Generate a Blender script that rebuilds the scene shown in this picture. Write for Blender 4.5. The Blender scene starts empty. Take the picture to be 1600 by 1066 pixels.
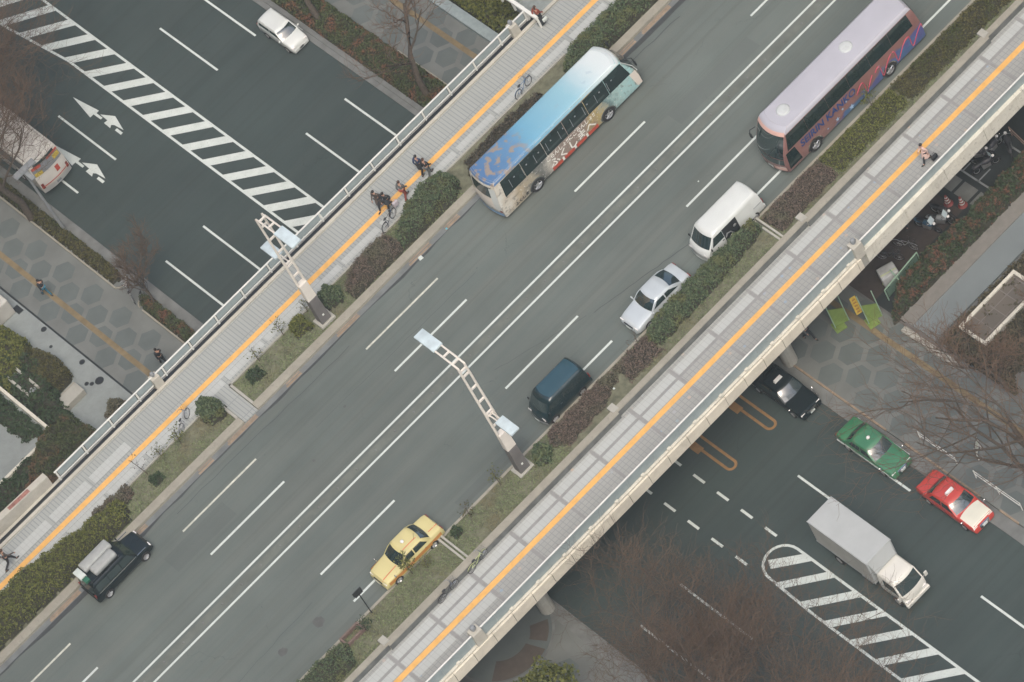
import bpy, bmesh, math, random
import numpy as np
from mathutils import Vector, Matrix
R = math.radians
PI = math.pi
random.seed(7)
rng = np.random.default_rng(7)
scn = bpy.context.scene
COL = scn.collection

# ------------------------------------------------------------------ camera
H = 7.0                                   # height of the upper road above the lower street
cam_d = bpy.data.cameras.new('camera')
cam = bpy.data.objects.new('camera', cam_d); COL.objects.link(cam)
right = Vector((0.6921104444886168, -0.6490725086017515, -0.31573408306231154))
upv = Vector((0.6942349896791257, 0.478905886702073, 0.5372959433936996))
back = right.cross(upv)
M = Matrix((right, upv, back)).transposed().to_4x4()
M.translation = Vector((-52.74240965936193, -157.81349582076837, 215.81125151713536))
cam.matrix_world = M
cam_d.sensor_width = 36.0
cam_d.lens = 36.0 * 7300.0 / 1600.0
cam_d.clip_start = 1.0
cam_d.clip_end = 3000.0
scn.camera = cam

# ------------------------------------------------------------------ light
SUN_EL, SUN_AZ = R(60), R(-155)            # azimuth measured from +Y towards +X
w = bpy.data.worlds.new('World'); scn.world = w; w.use_nodes = True
nt = w.node_tree
sky = nt.nodes.new('ShaderNodeTexSky'); sky.sky_type = 'NISHITA'; sky.sun_disc = False
sky.sun_elevation = SUN_EL; sky.sun_rotation = SUN_AZ
sky.air_density = 1.0; sky.dust_density = 6.0; sky.ozone_density = 1.0; sky.altitude = 50
nt.links.new(sky.outputs[0], nt.nodes['Background'].inputs[0])
nt.nodes['Background'].inputs[1].default_value = 0.15
sun_d = bpy.data.lights.new('sun', 'SUN'); sun = bpy.data.objects.new('sun', sun_d); COL.objects.link(sun)
sun_d.energy = 0.5; sun_d.angle = R(30); sun_d.color = (1.0, 0.92, 0.78)
sd = Vector((math.sin(SUN_AZ) * math.cos(SUN_EL), math.cos(SUN_AZ) * math.cos(SUN_EL), math.sin(SUN_EL)))
sun.rotation_euler = sd.to_track_quat('Z', 'Y').to_euler()
vs = scn.view_settings
vs.view_transform = 'Standard'; vs.look = 'None'; vs.gamma = 1.0; vs.exposure = 0.64
scn.cycles.max_bounces = 5; scn.cycles.diffuse_bounces = 2; scn.cycles.glossy_bounces = 2
scn.cycles.transmission_bounces = 2; scn.cycles.volume_bounces = 0; scn.cycles.transparent_max_bounces = 4

# ------------------------------------------------------------------ materials
def new_mat(name):
    m = bpy.data.materials.new(name); m.use_nodes = True
    return m, m.node_tree, m.node_tree.nodes['Principled BSDF']
def nd(t, typ, **kw):
    n = t.nodes.new(typ)
    for k, v in kw.items():
        if k in n.inputs: n.inputs[k].default_value = v
        else: setattr(n, k, v)
    return n
def rgba(c): return (c[0], c[1], c[2], 1.0)
def mix(t, fac, a, b, mode='MIX'):
    n = t.nodes.new('ShaderNodeMix'); n.data_type = 'RGBA'; n.blend_type = mode
    for s, v in ((n.inputs[0], fac), (n.inputs[6], a), (n.inputs[7], b)):
        if isinstance(v, bpy.types.NodeSocket): t.links.new(v, s)
        elif isinstance(v, (int, float)): s.default_value = v
        else: s.default_value = rgba(v)
    return n.outputs[2]
def ramp(t, fac, stops):
    n = t.nodes.new('ShaderNodeValToRGB')
    el = n.color_ramp.elements
    while len(el) < len(stops): el.new(0.5)
    for e, (p, c) in zip(el, stops):
        e.position = p; e.color = rgba(c) if hasattr(c, '__len__') else (c, c, c, 1)
    t.links.new(fac, n.inputs[0]); return n.outputs[0]
def coords(t, scale=(1, 1, 1), rot=0.0, loc=(0, 0, 0)):
    tc = t.nodes.new('ShaderNodeTexCoord'); mp = t.nodes.new('ShaderNodeMapping')
    mp.inputs['Scale'].default_value = scale; mp.inputs['Rotation'].default_value = (0, 0, rot)
    mp.inputs['Location'].default_value = loc
    t.links.new(tc.outputs['Object'], mp.inputs[0]); return mp.outputs[0]
def noise(t, vec, scale, detail=4, rough=0.55, dist=0.0):
    n = nd(t, 'ShaderNodeTexNoise'); n.inputs['Scale'].default_value = scale
    n.inputs['Detail'].default_value = detail; n.inputs['Roughness'].default_value = rough
    n.inputs['Distortion'].default_value = dist
    t.links.new(vec, n.inputs['Vector']); return n.outputs[0]
def bump(t, b, h, strength=0.3, dist=0.02):
    n = t.nodes.new('ShaderNodeBump'); n.inputs['Strength'].default_value = strength
    n.inputs['Distance'].default_value = dist
    t.links.new(h, n.inputs['Height']); t.links.new(n.outputs[0], b.inputs['Normal'])

def plain(name, c, rough=0.5, metal=0.0, var=0.12, scale=3.0, coat=0.0, spec=0.5, bumpy=0.0):
    m, t, b = new_mat(name)
    v = coords(t)
    n1 = noise(t, v, scale, 5)
    f = ramp(t, n1, [(0.3, 0.0), (0.7, 1.0)])
    a = tuple(x * (1 - var) for x in c); d = tuple(min(1, x * (1 + var)) for x in c)
    t.links.new(mix(t, f, a, d), b.inputs['Base Color'])
    b.inputs['Roughness'].default_value = rough; b.inputs['Metallic'].default_value = metal
    b.inputs['Specular IOR Level'].default_value = spec
    b.inputs['Coat Weight'].default_value = coat; b.inputs['Coat Roughness'].default_value = 0.08
    if name == 'dark_glass': b.inputs['IOR'].default_value = 1.9
    if bumpy: bump(t, b, noise(t, v, scale * 12, 3), bumpy, 0.02)
    return m

def asphalt(name, c, streak_rot=0.0, wear=(0.16, 0.155, 0.145)):
    m, t, b = new_mat(name)
    v = coords(t); vstr = coords(t, (0.045, 0.85, 1), streak_rot)
    big = noise(t, v, 0.09, 5, 0.6)
    str_ = noise(t, vstr, 1.0, 4, 0.6)
    fine = noise(t, v, 55, 3, 0.7)
    mid = noise(t, v, 1.7, 6, 0.65, 0.6)
    col = mix(t, ramp(t, big, [(0.32, 0), (0.7, 1)]), tuple(x * 0.80 for x in c), tuple(x * 1.2 for x in c))
    col = mix(t, ramp(t, str_, [(0.42, 0.0), (0.78, 0.55)]), col, wear)
    col = mix(t, ramp(t, mid, [(0.63, 0.0), (0.82, 0.4)]), col, tuple(x * 0.6 for x in c))
    col = mix(t, 0.5, col, ramp(t, fine, [(0.25, 0.55), (0.5, 1.0), (0.8, 1.35)]), 'MULTIPLY')
    trk = noise(t, coords(t, (0.018, 1.6, 1), streak_rot, (3, 7, 0)), 1.0, 5, 0.65)
    col = mix(t, ramp(t, trk, [(0.50, 0.0), (0.72, 0.55)]), col, (c[0] * 0.70, c[1] * 0.62, c[2] * 0.58))
    spot = noise(t, v, 3.3, 2, 0.5)
    col = mix(t, ramp(t, spot, [(0.74, 0.0), (0.80, 0.5)]), col, tuple(x * 0.55 for x in c))
    # cracks
    vo = nd(t, 'ShaderNodeTexVoronoi', feature='DISTANCE_TO_EDGE'); vo.inputs['Scale'].default_value = 0.16
    wv = t.nodes.new('ShaderNodeVectorMath'); wv.operation = 'ADD'
    sc = t.nodes.new('ShaderNodeVectorMath'); sc.operation = 'SCALE'; sc.inputs[3].default_value = 2.2
    nn = nd(t, 'ShaderNodeTexNoise'); nn.inputs['Scale'].default_value = 0.7; nn.inputs['Detail'].default_value = 6
    t.links.new(v, nn.inputs['Vector']); t.links.new(nn.outputs[1], sc.inputs[0])
    t.links.new(v, wv.inputs[0]); t.links.new(sc.outputs[0], wv.inputs[1]); t.links.new(wv.outputs[0], vo.inputs['Vector'])
    crack = ramp(t, vo.outputs[0], [(0.0, 1.0), (0.0028, 0.0)])
    gate = ramp(t, noise(t, v, 0.22, 3), [(0.53, 0.0), (0.6, 0.55)])
    k = t.nodes.new('ShaderNodeMath'); k.operation = 'MULTIPLY'
    t.links.new(crack, k.inputs[0]); t.links.new(gate, k.inputs[1])
    col = mix(t, k.outputs[0], col, tuple(x * 0.45 for x in c))
    t.links.new(col, b.inputs['Base Color'])
    b.inputs['Roughness'].default_value = 0.82
    bump(t, b, fine, 0.35, 0.01)
    return m

def tiles(name, w_, h_, c1, c2, cm, mortar=0.02, dots=False, offset=0.0, stain=0.3, rough=0.75):
    m, t, b = new_mat(name)
    v = coords(t)
    br = nd(t, 'ShaderNodeTexBrick'); br.offset = offset; br.squash = 1.0
    br.inputs['Scale'].default_value = 1.0; br.inputs['Mortar Size'].default_value = mortar
    br.inputs['Mortar Smooth'].default_value = 0.2; br.inputs['Bias'].default_value = 0.0
    br.inputs['Brick Width'].default_value = w_; br.inputs['Row Height'].default_value = h_
    br.inputs['Color1'].default_value = rgba(c1); br.inputs['Color2'].default_value = rgba(c2)
    br.inputs['Mortar'].default_value = rgba(cm)
    t.links.new(v, br.inputs['Vector'])
    col = br.outputs[0]
    if dots:
        wn = nd(t, 'ShaderNodeTexVoronoi', feature='F1'); wn.inputs['Scale'].default_value = 1.35
        wn.inputs['Randomness'].default_value = 0.75
        t.links.new(v, wn.inputs['Vector'])
        near = ramp(t, wn.outputs[0], [(0.0, 0.55), (0.12, 0.5), (0.15, 0.0)])
        tint = ramp(t, wn.outputs[1], [(0.35, (0.25, 0.38, 0.55)), (0.6, (0.6, 0.42, 0.28)), (0.8, (0.3, 0.42, 0.5))])
        col = mix(t, near, col, tint)
    big = noise(t, v, 0.35, 6, 0.65)
    col = mix(t, ramp(t, big, [(0.35, 0.0), (0.75, stain)]), col, tuple(x * 0.55 for x in c1))
    t.links.new(col, b.inputs['Base Color']); b.inputs['Roughness'].default_value = rough
    bump(t, b, br.outputs[1], -0.3, 0.01)
    return m

def leafy(name, dark, light, extra=None, patch=0.6):
    m, t, b = new_mat(name)
    g = t.nodes.new('ShaderNodeNewGeometry')
    v = coords(t)
    col = mix(t, g.outputs['Random Per Island'], dark, light)
    if extra:
        col = mix(t, ramp(t, noise(t, v, patch, 4), [(0.5, 0.0), (0.64, 0.85)]), col, extra)
    t.links.new(col, b.inputs['Base Color']); b.inputs['Roughness'].default_value = 0.7
    b.inputs['Specular IOR Level'].default_value = 0.25
    return m

def concrete(name, c, stain=(0.10, 0.095, 0.08), amt=0.6, rough=0.85):
    m, t, b = new_mat(name); v = coords(t)
    n1 = noise(t, v, 0.8, 7, 0.7, 0.4); n2 = noise(t, v, 4.5, 6, 0.75, 0.5)
    col = mix(t, ramp(t, n1, [(0.35, 0), (0.65, 1)]), tuple(x * 0.88 for x in c), tuple(x * 1.1 for x in c))
    col = mix(t, ramp(t, n2, [(0.55, 0.0), (0.78, amt)]), col, stain)
    t.links.new(col, b.inputs['Base Color']); b.inputs['Roughness'].default_value = rough
    bump(t, b, n2, 0.25, 0.02)
    return m

# ------------------------------------------------------------------ mesh helpers
class MB:
    def __init__(s): s.v = []; s.f = []
    def add(s, vs, fs):
        o = len(s.v); s.v += [tuple(p) for p in vs]; s.f += [tuple(i + o for i in f) for f in fs]; return s
    def box(s, x0, x1, y0, y1, z0, z1):
        vs = [(x0, y0, z0), (x1, y0, z0), (x1, y1, z0), (x0, y1, z0), (x0, y0, z1), (x1, y0, z1), (x1, y1, z1), (x0, y1, z1)]
        return s.add(vs, [(3, 2, 1, 0), (4, 5, 6, 7), (0, 1, 5, 4), (1, 2, 6, 5), (2, 3, 7, 6), (3, 0, 4, 7)])
    def quad(s, x0, x1, y0, y1, z):
        return s.add([(x0, y0, z), (x1, y0, z), (x1, y1, z), (x0, y1, z)], [(0, 1, 2, 3)])
    def poly(s, pts, z): return s.add([(p[0], p[1], z) for p in pts], [tuple(range(len(pts)))])
    def prism(s, pts, z0, z1, taper=1.0):
        n = len(pts); cx = sum(p[0] for p in pts) / n; cy = sum(p[1] for p in pts) / n
        vs = [(p[0], p[1], z0) for p in pts] + [(cx + (p[0] - cx) * taper, cy + (p[1] - cy) * taper, z1) for p in pts]
        fs = [tuple(range(n - 1, -1, -1)), tuple(range(n, 2 * n))] + [(i, (i + 1) % n, n + (i + 1) % n, n + i) for i in range(n)]
        return s.add(vs, fs)
    def tube(s, pts, rs, n=8, cap=True):
        if isinstance(rs, (int, float)): rs = [rs] * len(pts)
        pts = [Vector(p) for p in pts]; rings = []
        for i, p in enumerate(pts):
            d = (pts[min(i + 1, len(pts) - 1)] - pts[max(i - 1, 0)])
            d = d.normalized() if d.length > 1e-9 else Vector((0, 0, 1))
            a = Vector((0, 0, 1)) if abs(d.z) < 0.9 else Vector((1, 0, 0))
            u = d.cross(a).normalized(); w_ = d.cross(u)
            rings.append([p + (u * math.cos(2 * PI * k / n) + w_ * math.sin(2 * PI * k / n)) * rs[i] for k in range(n)])
        vs = [q for r in rings for q in r]; fs = []
        for i in range(len(pts) - 1):
            for k in range(n):
                k2 = (k + 1) % n
                fs.append((i * n + k2, i * n + k, (i + 1) * n + k, (i + 1) * n + k2))
        if cap: fs += [tuple(range(n)), tuple(range(len(vs) - 1, len(vs) - n - 1, -1))]
        return s.add(vs, fs)
    def lathe(s, prof, axis='Z', c=(0, 0, 0), n=20):
        vs = []; m = len(prof)
        for k in range(n):
            a = 2 * PI * k / n
            for r, h in prof:
                p = {'Z': (r * math.cos(a), r * math.sin(a), h), 'Y': (r * math.cos(a), h, r * math.sin(a)), 'X': (h, r * math.cos(a), r * math.sin(a))}[axis]
                vs.append((p[0] + c[0], p[1] + c[1], p[2] + c[2]))
        fs = [(k * m + i, k * m + i + 1, ((k + 1) % n) * m + i + 1, ((k + 1) % n) * m + i) for k in range(n) for i in range(m - 1)]
        return s.add(vs, fs)
    def ring(s, c, r, rr, axis='Y', n=20, k=6):
        pts = []
        for i in range(n):
            a = 2 * PI * i / n
            for j in range(k):
                b_ = 2 * PI * j / k; q = r + rr * math.cos(b_); h = rr * math.sin(b_)
                p = {'Z': (q * math.cos(a), q * math.sin(a), h), 'Y': (q * math.cos(a), h, q * math.sin(a)), 'X': (h, q * math.cos(a), q * math.sin(a))}[axis]
                pts.append((p[0] + c[0], p[1] + c[1], p[2] + c[2]))
        fs = [(i * k + j, i * k + (j + 1) % k, ((i + 1) % n) * k + (j + 1) % k, ((i + 1) % n) * k + j) for i in range(n) for j in range(k)]
        return s.add(pts, fs)
    def grid(s, fn, nu, nv):
        vs = [fn(i / nu, j / nv) for i in range(nu + 1) for j in range(nv + 1)]
        return s.add(vs, [(i * (nv + 1) + j, (i + 1) * (nv + 1) + j, (i + 1) * (nv + 1) + j + 1, i * (nv + 1) + j + 1) for i in range(nu) for j in range(nv)])
    def ball(s, c, r, n=12, m=8):
        return s.grid(lambda u, v: (c[0] + r[0] * math.sin(PI * v) * math.cos(2 * PI * u), c[1] + r[1] * math.sin(PI * v) * math.sin(2 * PI * u), c[2] + r[2] * math.cos(PI * v)), n, m)

def link_mesh(name, me, mat, parent):
    o = bpy.data.objects.new(name, me); COL.objects.link(o)
    if mat: me.materials.append(mat)
    if parent: o.parent = parent
    return o
def obj(name, mb, mat, parent=None, smooth=False, bevel=0.0, weld=False):
    me = bpy.data.meshes.new(name); me.from_pydata(mb.v, [], mb.f)
    if weld or bevel:
        bm = bmesh.new(); bm.from_mesh(me)
        bmesh.ops.remove_doubles(bm, verts=bm.verts, dist=0.0008)
        if bevel:
            es = [e for e in bm.edges if len(e.link_faces) == 2 and e.calc_face_angle(0) > 0.6]
            bmesh.ops.bevel(bm, geom=es, offset=bevel, segments=2, affect='EDGES', profile=0.6)
        bmesh.ops.recalc_face_normals(bm, faces=bm.faces)
        bm.to_mesh(me); bm.free()
    if smooth:
        me.polygons.foreach_set('use_smooth', [True] * len(me.polygons))
        me.set_sharp_from_angle(angle=R(smooth if smooth is not True else 40))
    me.update()
    return link_mesh(name, me, mat, parent)
def tag(o, label=None, cat=None, group=None, kind=None):
    if label: o['label'] = label
    if cat: o['category'] = cat
    if group: o['group'] = group
    if kind: o['kind'] = kind
    return o
def thing(name, label, cat, loc=(0, 0, 0), rz=0.0, group=None):
    o = bpy.data.objects.new(name, None); COL.objects.link(o)
    o.location = loc; o.rotation_euler = (0, 0, rz); o.empty_display_size = 0.3
    return tag(o, label, cat, group)
def struct(name, mb, mat): return tag(obj(name, mb, mat), kind='structure')
def copy_tree(src, loc, rz, label, parent=None):
    c = src.copy(); COL.objects.link(c)
    if parent: c.parent = parent
    else:
        c.location = loc; c.rotation_euler = (0, 0, rz)
        if label: c['label'] = label
    for ch in [o for o in ORIG_CHILDREN.get(src.name, src.children)]: copy_tree(ch, None, None, None, c)
    return c
ORIG_CHILDREN = {}

# ------------------------------------------------------------------ shared materials
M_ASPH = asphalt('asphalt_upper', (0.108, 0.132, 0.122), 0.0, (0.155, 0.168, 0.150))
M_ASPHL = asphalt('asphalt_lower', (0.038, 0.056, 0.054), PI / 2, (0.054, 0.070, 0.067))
def worn_paint():
    m, t, b = new_mat('road_paint'); v = coords(t)
    col = mix(t, ramp(t, noise(t, v, 1.3, 6, .7), [(.3, 0), (.7, 1)]), (0.50, 0.56, 0.53), (0.62, 0.68, 0.65))
    col = mix(t, ramp(t, noise(t, v, 9, 5, .75), [(.56, 0), (.72, .75)]), col, (0.22, 0.25, 0.24))
    t.links.new(col, b.inputs['Base Color']); b.inputs['Roughness'].default_value = .65
    return m
M_PAINT = worn_paint()
M_PAINTO = plain('road_paint_old', (0.50, 0.52, 0.45), 0.7, var=0.25, scale=3)
M_ORANGE = plain('paint_orange', (0.26, 0.15, 0.06), 0.7, var=0.15, scale=3)
M_CONC = concrete('concrete', (0.36, 0.36, 0.32), amt=0.35)
M_KERB = concrete('kerb_concrete', (0.30, 0.29, 0.24), amt=0.5)
M_FASC = concrete('fascia_cream', (0.64, 0.605, 0.50), (0.25, 0.2, 0.13), 0.25)
M_FASCW = concrete('abutment_white', (0.60, 0.59, 0.51), (0.13, 0.11, 0.08), 0.9)
M_LIGHTC = concrete('light_concrete', (0.46, 0.45, 0.39), (0.25, 0.22, 0.17), 0.5)
M_RAIL = plain('rail_white', (0.68, 0.70, 0.66), 0.45, var=0.06)
M_PANEL = plain('rail_panel', (0.27, 0.33, 0.34), 0.35, var=0.1)
M_SOIL = plain('soil', (0.14, 0.145, 0.095), 0.95, var=0.35, scale=2.5, bumpy=0.6)
M_GLASS = plain('dark_glass', (0.018, 0.035, 0.036), 0.04, var=0.2, spec=0.8)
M_GLASSB = plain('bus_glass', (0.012, 0.026, 0.026), 0.05, var=0.3, scale=1.2, spec=0.6)
M_TYRE = plain('tyre_rubber', (0.02, 0.02, 0.02), 0.8)
M_RIM = plain('rim_metal', (0.55, 0.56, 0.56), 0.3, 0.8)
M_BLACK = plain('black_trim', (0.02, 0.023, 0.025), 0.5)
M_LAMPW = plain('lamp_paint', (0.72, 0.69, 0.62), 0.4, var=0.05)
M_LAMPH = plain('lamp_head', (0.50, 0.60, 0.63), 0.35, var=0.14, scale=2)
M_POLE = plain('grey_pole', (0.24, 0.26, 0.27), 0.5)
M_BROWN = concrete('lamp_base_stone', (0.14, 0.135, 0.13), amt=0.3)
M_BARK = plain('bark', (0.085, 0.07, 0.055), 0.9, var=0.3, scale=6)
M_TWIG = plain('twig', (0.13, 0.085, 0.055), 0.9, var=0.2)
M_TWIGR = plain('twig_red', (0.10, 0.068, 0.045), 0.9, var=0.25, scale=1)
M_HEAD = plain('headlamp', (0.8, 0.8, 0.78), 0.08, var=0.05)
M_TAIL = plain('tail_lamp', (0.20, 0.03, 0.02), 0.3)
M_CHROME = plain('chrome', (0.75, 0.75, 0.75), 0.15, 1.0)

# ================================================================== SETTING
def seg_boxes(mb, a, b, step, gap, y0, y1, z0, z1):
    x = a
    while x < b: mb.box(x, min(x + step - gap, b), y0, y1, z0, z1); x += step
XA, XB = -75.0, 75.0
M_GROUND = concrete('ground_paving', (0.13, 0.135, 0.13), (0.06, 0.06, 0.055), 0.4)
M_WALK = plain('lower_pavement', (0.145, 0.158, 0.15), 0.8, var=0.14, scale=0.5)
M_HEX = plain('hexagon_paver', (0.105, 0.125, 0.122), 0.8, var=0.1, scale=0.8)
M_GUT = plain('gutter_concrete', (0.15, 0.16, 0.155), 0.85, var=0.2, scale=1.2)
M_TAN = plain('tan_grate', (0.26, 0.20, 0.14), 0.7, var=0.25, scale=3)
struct('ground', MB().quad(-255, 255, -255, 315, -0.02), M_GROUND)
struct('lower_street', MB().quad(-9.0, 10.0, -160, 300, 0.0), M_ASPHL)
# ---- lower pavements
mb = MB(); mb.box(-14.95, -8.9, 16.4, 200, -0.02, 0.12); mb.box(-20, -9.7, -120, -13.6, -0.02, 0.12); mb.box(-14.95, -9.7, -13.6, 16.4, -0.02, 0.12)
mb.box(10.5, 16.2, -120, 200, -0.02, 0.12)
struct('lower_pavement', mb, M_WALK)
mb = MB(); mb.box(-9.5, -8.9, 16.4, 200, 0.0, 0.125); mb.box(-9.8, -9.0, -120, 16.4, 0, 0.125)
mb.box(9.65, 10.44, -120, 200, 0, 0.06); mb.box(10.0, 10.5, 15, 200, 0.05, 0.13)
struct('lower_kerbs', mb, M_GUT)
mb = MB(); seg_boxes(mb, 0, 0, 1, 0, 0, 0, 0, 0)
y = -60.0
while y < 80:
    if random.random() < 0.75: mb.box(10.44, 10.56, y, y + 1.45, 0.0, 0.15)
    y += 1.5
struct('kerb_edging', mb, M_TAN)
mb = MB()
def hexes(x0, x1, y0, y1):
    i = 0; x = x0
    while x < x1:
        y = y0 + (1.47 if i % 2 else 0)
        while y < y1:
            pts = [(x + 0.80 * math.cos(R(60 * k + 30)), y + 0.80 * math.sin(R(60 * k + 30))) for k in range(6)]
            mb.poly(pts, 0.124); y += 2.94
        x += 0.79 * 1.08; i += 1
hexes(11.3, 15.9, -45, -8); hexes(-14.3, -10.9, 17.5, 60); hexes(13.0, 16.0, 17, 60); hexes(-14.3, -10.9, -30, -12)
struct('hexagonal_paving', mb, M_HEX)
mb = MB(); mb.quad(14.75, 15.1, -60, 15, 0.128); mb.quad(14.75, 15.1, 15, 80, 0.128); mb.quad(-13.55, -13.2, 14, 80, 0.128)
struct('lower_tactile_paving', mb, plain('tactile_faded', (0.185, 0.145, 0.08), 0.8, var=0.22, scale=1.5))
M_PLAZA = concrete('plaza_concrete', (0.23, 0.26, 0.255), (0.12, 0.12, 0.11), 0.35)
struct('plaza', MB().box(-45, -15.08, 16.6, 120, -0.02, 0.16), M_PLAZA)
struct('drain_slot', MB().box(-15.08, -14.95, 16.6, 120, -0.02, 0.125), M_BLACK)
mb = MB()
for x, y, r in ((-15.64, 25.32, .3), (-16.29, 25.85, .15), (-16.09, 25.56, .15), (-15.34, 31.42, .2), (-15.42, 27.35, .2), (-15.9, 30, .12)):
    mb.poly([(x + r * math.cos(R(30 * k)), y + r * math.sin(R(30 * k))) for k in range(12)], 0.164)
struct('plaza_drain_covers', mb, M_BLACK)
# circular paving beside the lower street
mb = MB()
for rr, zz in ((3.15, 0.126),): mb.poly([(-12.5 + rr * math.cos(R(7.5 * k)), -9 - 0.1 + rr * math.sin(R(7.5 * k))) for k in range(48)], zz)
struct('circular_paving_rim', mb, M_GUT)
struct('circular_paving', MB().poly([(-12.5 + 3.0 * math.cos(R(7.5 * k)), -9.1 + 3.0 * math.sin(R(7.5 * k))) for k in range(48)], 0.130), M_HEX)
mb = MB()
for a0, a1, r0, r1 in ((215, 290, 1.6, 2.9), (300, 330, 1.7, 2.8)):
    n = 12; pts = [(-12.5 + r0 * math.cos(R(a0 + (a1 - a0) * k / n)), -9.1 + r0 * math.sin(R(a0 + (a1 - a0) * k / n))) for k in range(n + 1)]
    pts += [(-12.5 + r1 * math.cos(R(a1 - (a1 - a0) * k / n)), -9.1 + r1 * math.sin(R(a1 - (a1 - a0) * k / n))) for k in range(n + 1)]
    mb.poly(pts, 0.134)
struct('circular_paving_band', mb, plain('brown_pavers', (0.085, 0.07, 0.058), 0.85))
# ---- lower road markings
mb = MB()
def dash(x, y0, y1, w_=0.14): mb.quad(x - w_ / 2, x + w_ / 2, min(y0, y1), max(y0, y1), 0.004)
for x in (-7.2, -4.02):
    for k in range(6): dash(x, 22.6 + 15.1 * k if x < -5 else 22.4 + 15.1 * k, (28.6 if x < -5 else 28.5) + 15.1 * k)
for k in range(4):
    dash(4.58, 36.95 + 15.1 * k, 42.98 + 15.1 * k); dash(7.87, 36.8 + 15.1 * k, 42.2 + 15.1 * k)
dash(4.64, 22.0, 28.05); dash(7.9, 22.0, 27.85)
dash(-3.79, -21.18, -15.2); dash(-7.06, -21.06, -15.24); dash(-3.8, -36.2, -30.2); dash(-7.06, -36.1, -30.2)
dash(5.35, -21.8, -15.8); dash(5.9, -35.5, -29.9); dash(8.45, -21.9, -16.0)
for k in range(-6, 3):
    dash(1.78, -12.65 - 2.0 * k, -13.6 - 2.0 * k, 0.16); dash(-0.58, -12.58 - 2.0 * k, -13.52 - 2.0 * k, 0.16)
# hatched zones
def hatch(xl, xr, ys, slope, w_, wl=0.16):
    for y in ys:
        mb.add([(xl, y, 0.008), (xr, y + slope, 0.008), (xr, y + slope + w_, 0.008), (xl, y + w_, 0.008)], [(0, 1, 2, 3)])
mb.quad(-0.82, -0.66, 18, 46.5, 0.004); mb.quad(1.42, 1.58, 18, 90, 0.004)
mb.add([(-0.82, 46.5, .004), (-0.66, 46.5, .004), (-1.35, 52.5, .004), (-1.52, 52.5, .004)], [(0, 1, 2, 3)])
mb.add([(-1.52, 52.5, .004), (-1.35, 52.5, .004), (-1.6, 60, .004), (-1.76, 60, .004)], [(0, 1, 2, 3)])
# stripes of the north zone: left end y, right end y+slope
hatch(-0.72, 1.5, [33.75 + 2.06 * k for k in range(-8, 7)], -2.1, 0.80)
for xl_, y_ in ((-0.97, 48.3), (-1.2, 50.45), (-1.42, 52.6), (-1.5, 54.8)): hatch(xl_, 1.5, [y_], -2.2, 0.80)
hatch(-0.52, 1.9, [-22.35 - 2.035 * k for k in range(0, 12)], -2.1, 0.66)
hatch(-0.42, 1.9, [-20.33], -2.0, 0.62)
mb.add([(0.05, -18.85, .008), (1.9, -20.5, .008), (1.9, -19.75, .008), (0.35, -18.3, .008)], [(0, 1, 2, 3)])
# island south: outline with rounded nose
yn = -19.2
pts = []
for k in range(13):
    a = PI - PI * k / 12; pts.append((0.74 + 1.24 * math.cos(a), yn + 1.30 * math.sin(a)))
for (a, b_) in zip(pts[:-1], pts[1:]):
    ca = (0.74 + (a[0] - 0.74) * 0.87, yn + (a[1] - yn) * 0.87); cb = (0.74 + (b_[0] - 0.74) * 0.87, yn + (b_[1] - yn) * 0.87)
    mb.add([(a[0], a[1], .004), (b_[0], b_[1], .004), (cb[0], cb[1], .004), (ca[0], ca[1], .004)], [(0, 1, 2, 3)])
mb.add([(-0.5, yn, .004), (-0.34, yn, .004), (-0.5, -23, .004), (-0.66, -23, .004)], [(0, 1, 2, 3)])
mb.quad(-0.66, -0.5, -60, -23, .004); mb.add([(1.98, yn, .004), (1.82, yn, .004), (1.82, -60, .004), (1.98, -60, .004)], [(0, 1, 2, 3)])
# lane arrows (straight on / turn) seen north of the bridge
def arrow(dx, dy):
    mb.poly([(-2.47 + dx, 43.9 + dy), (-2.85 + dx, 41.6 + dy), (-2.56 + dx, 41.6 + dy), (-2.54 + dx, 40.85 + dy), (-2.38 + dx, 40.85 + dy), (-2.38 + dx, 41.5 + dy), (-2.15 + dx, 41.5 + dy)], 0.004)
    mb.poly([(-2.42 + dx, 39.9 + dy), (-2.62 + dx, 39.75 + dy), (-2.60 + dx, 40.45 + dy), (-2.33 + dx, 40.4 + dy), (-2.30 + dx, 41.2 + dy), (-1.80 + dx, 40.2 + dy), (-2.2 + dx, 38.85 + dy), (-2.3 + dx, 39.7 + dy)], 0.004)
    mb.poly([(-2.55 + dx, 39.35 + dy), (-2.36 + dx, 39.35 + dy), (-2.36 + dx, 38.72 + dy), (-2.55 + dx, 38.72 + dy)], 0.004)
arrow(0, 0); arrow(-3.2, -1.88)
struct('lower_road_markings', mb, M_PAINT)
mb = MB()
def loopmark(xc, y0, yend, r):
    pts = []
    for k in range(13):
        a = PI + PI * k / 12; pts.append((xc + r * math.cos(a), yend + r * math.sin(a)))
    pts = [(xc - r, y0)] + pts + [(xc + r, y0)]
    inn = [(xc + (p[0] - xc) * (1 - 0.17 / r), yend + (p[1] - yend) * (1 - 0.17 / r) if p[1] < yend else p[1]) for p in pts]
    for i in range(len(pts) - 1):
        mb.add([(pts[i][0], pts[i][1], .006), (pts[i + 1][0], pts[i + 1][1], .006), (inn[i + 1][0], inn[i + 1][1], .006), (inn[i][0], inn[i][1], .006)], [(0, 1, 2, 3)])
    mb.poly([(xc - r - 0.25, y0 - 0.1), (xc - r + 0.25, y0 - 0.1), (xc - r + 0.25, y0 - 0.9), (xc - r - 0.25, y0 - 0.9)], 0.009)
loopmark(3.55, -9.0, -12.0, 0.40); loopmark(6.85, -9.0, -12.0, 0.40)
struct('lower_road_markings_orange', mb, M_ORANGE)

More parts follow.
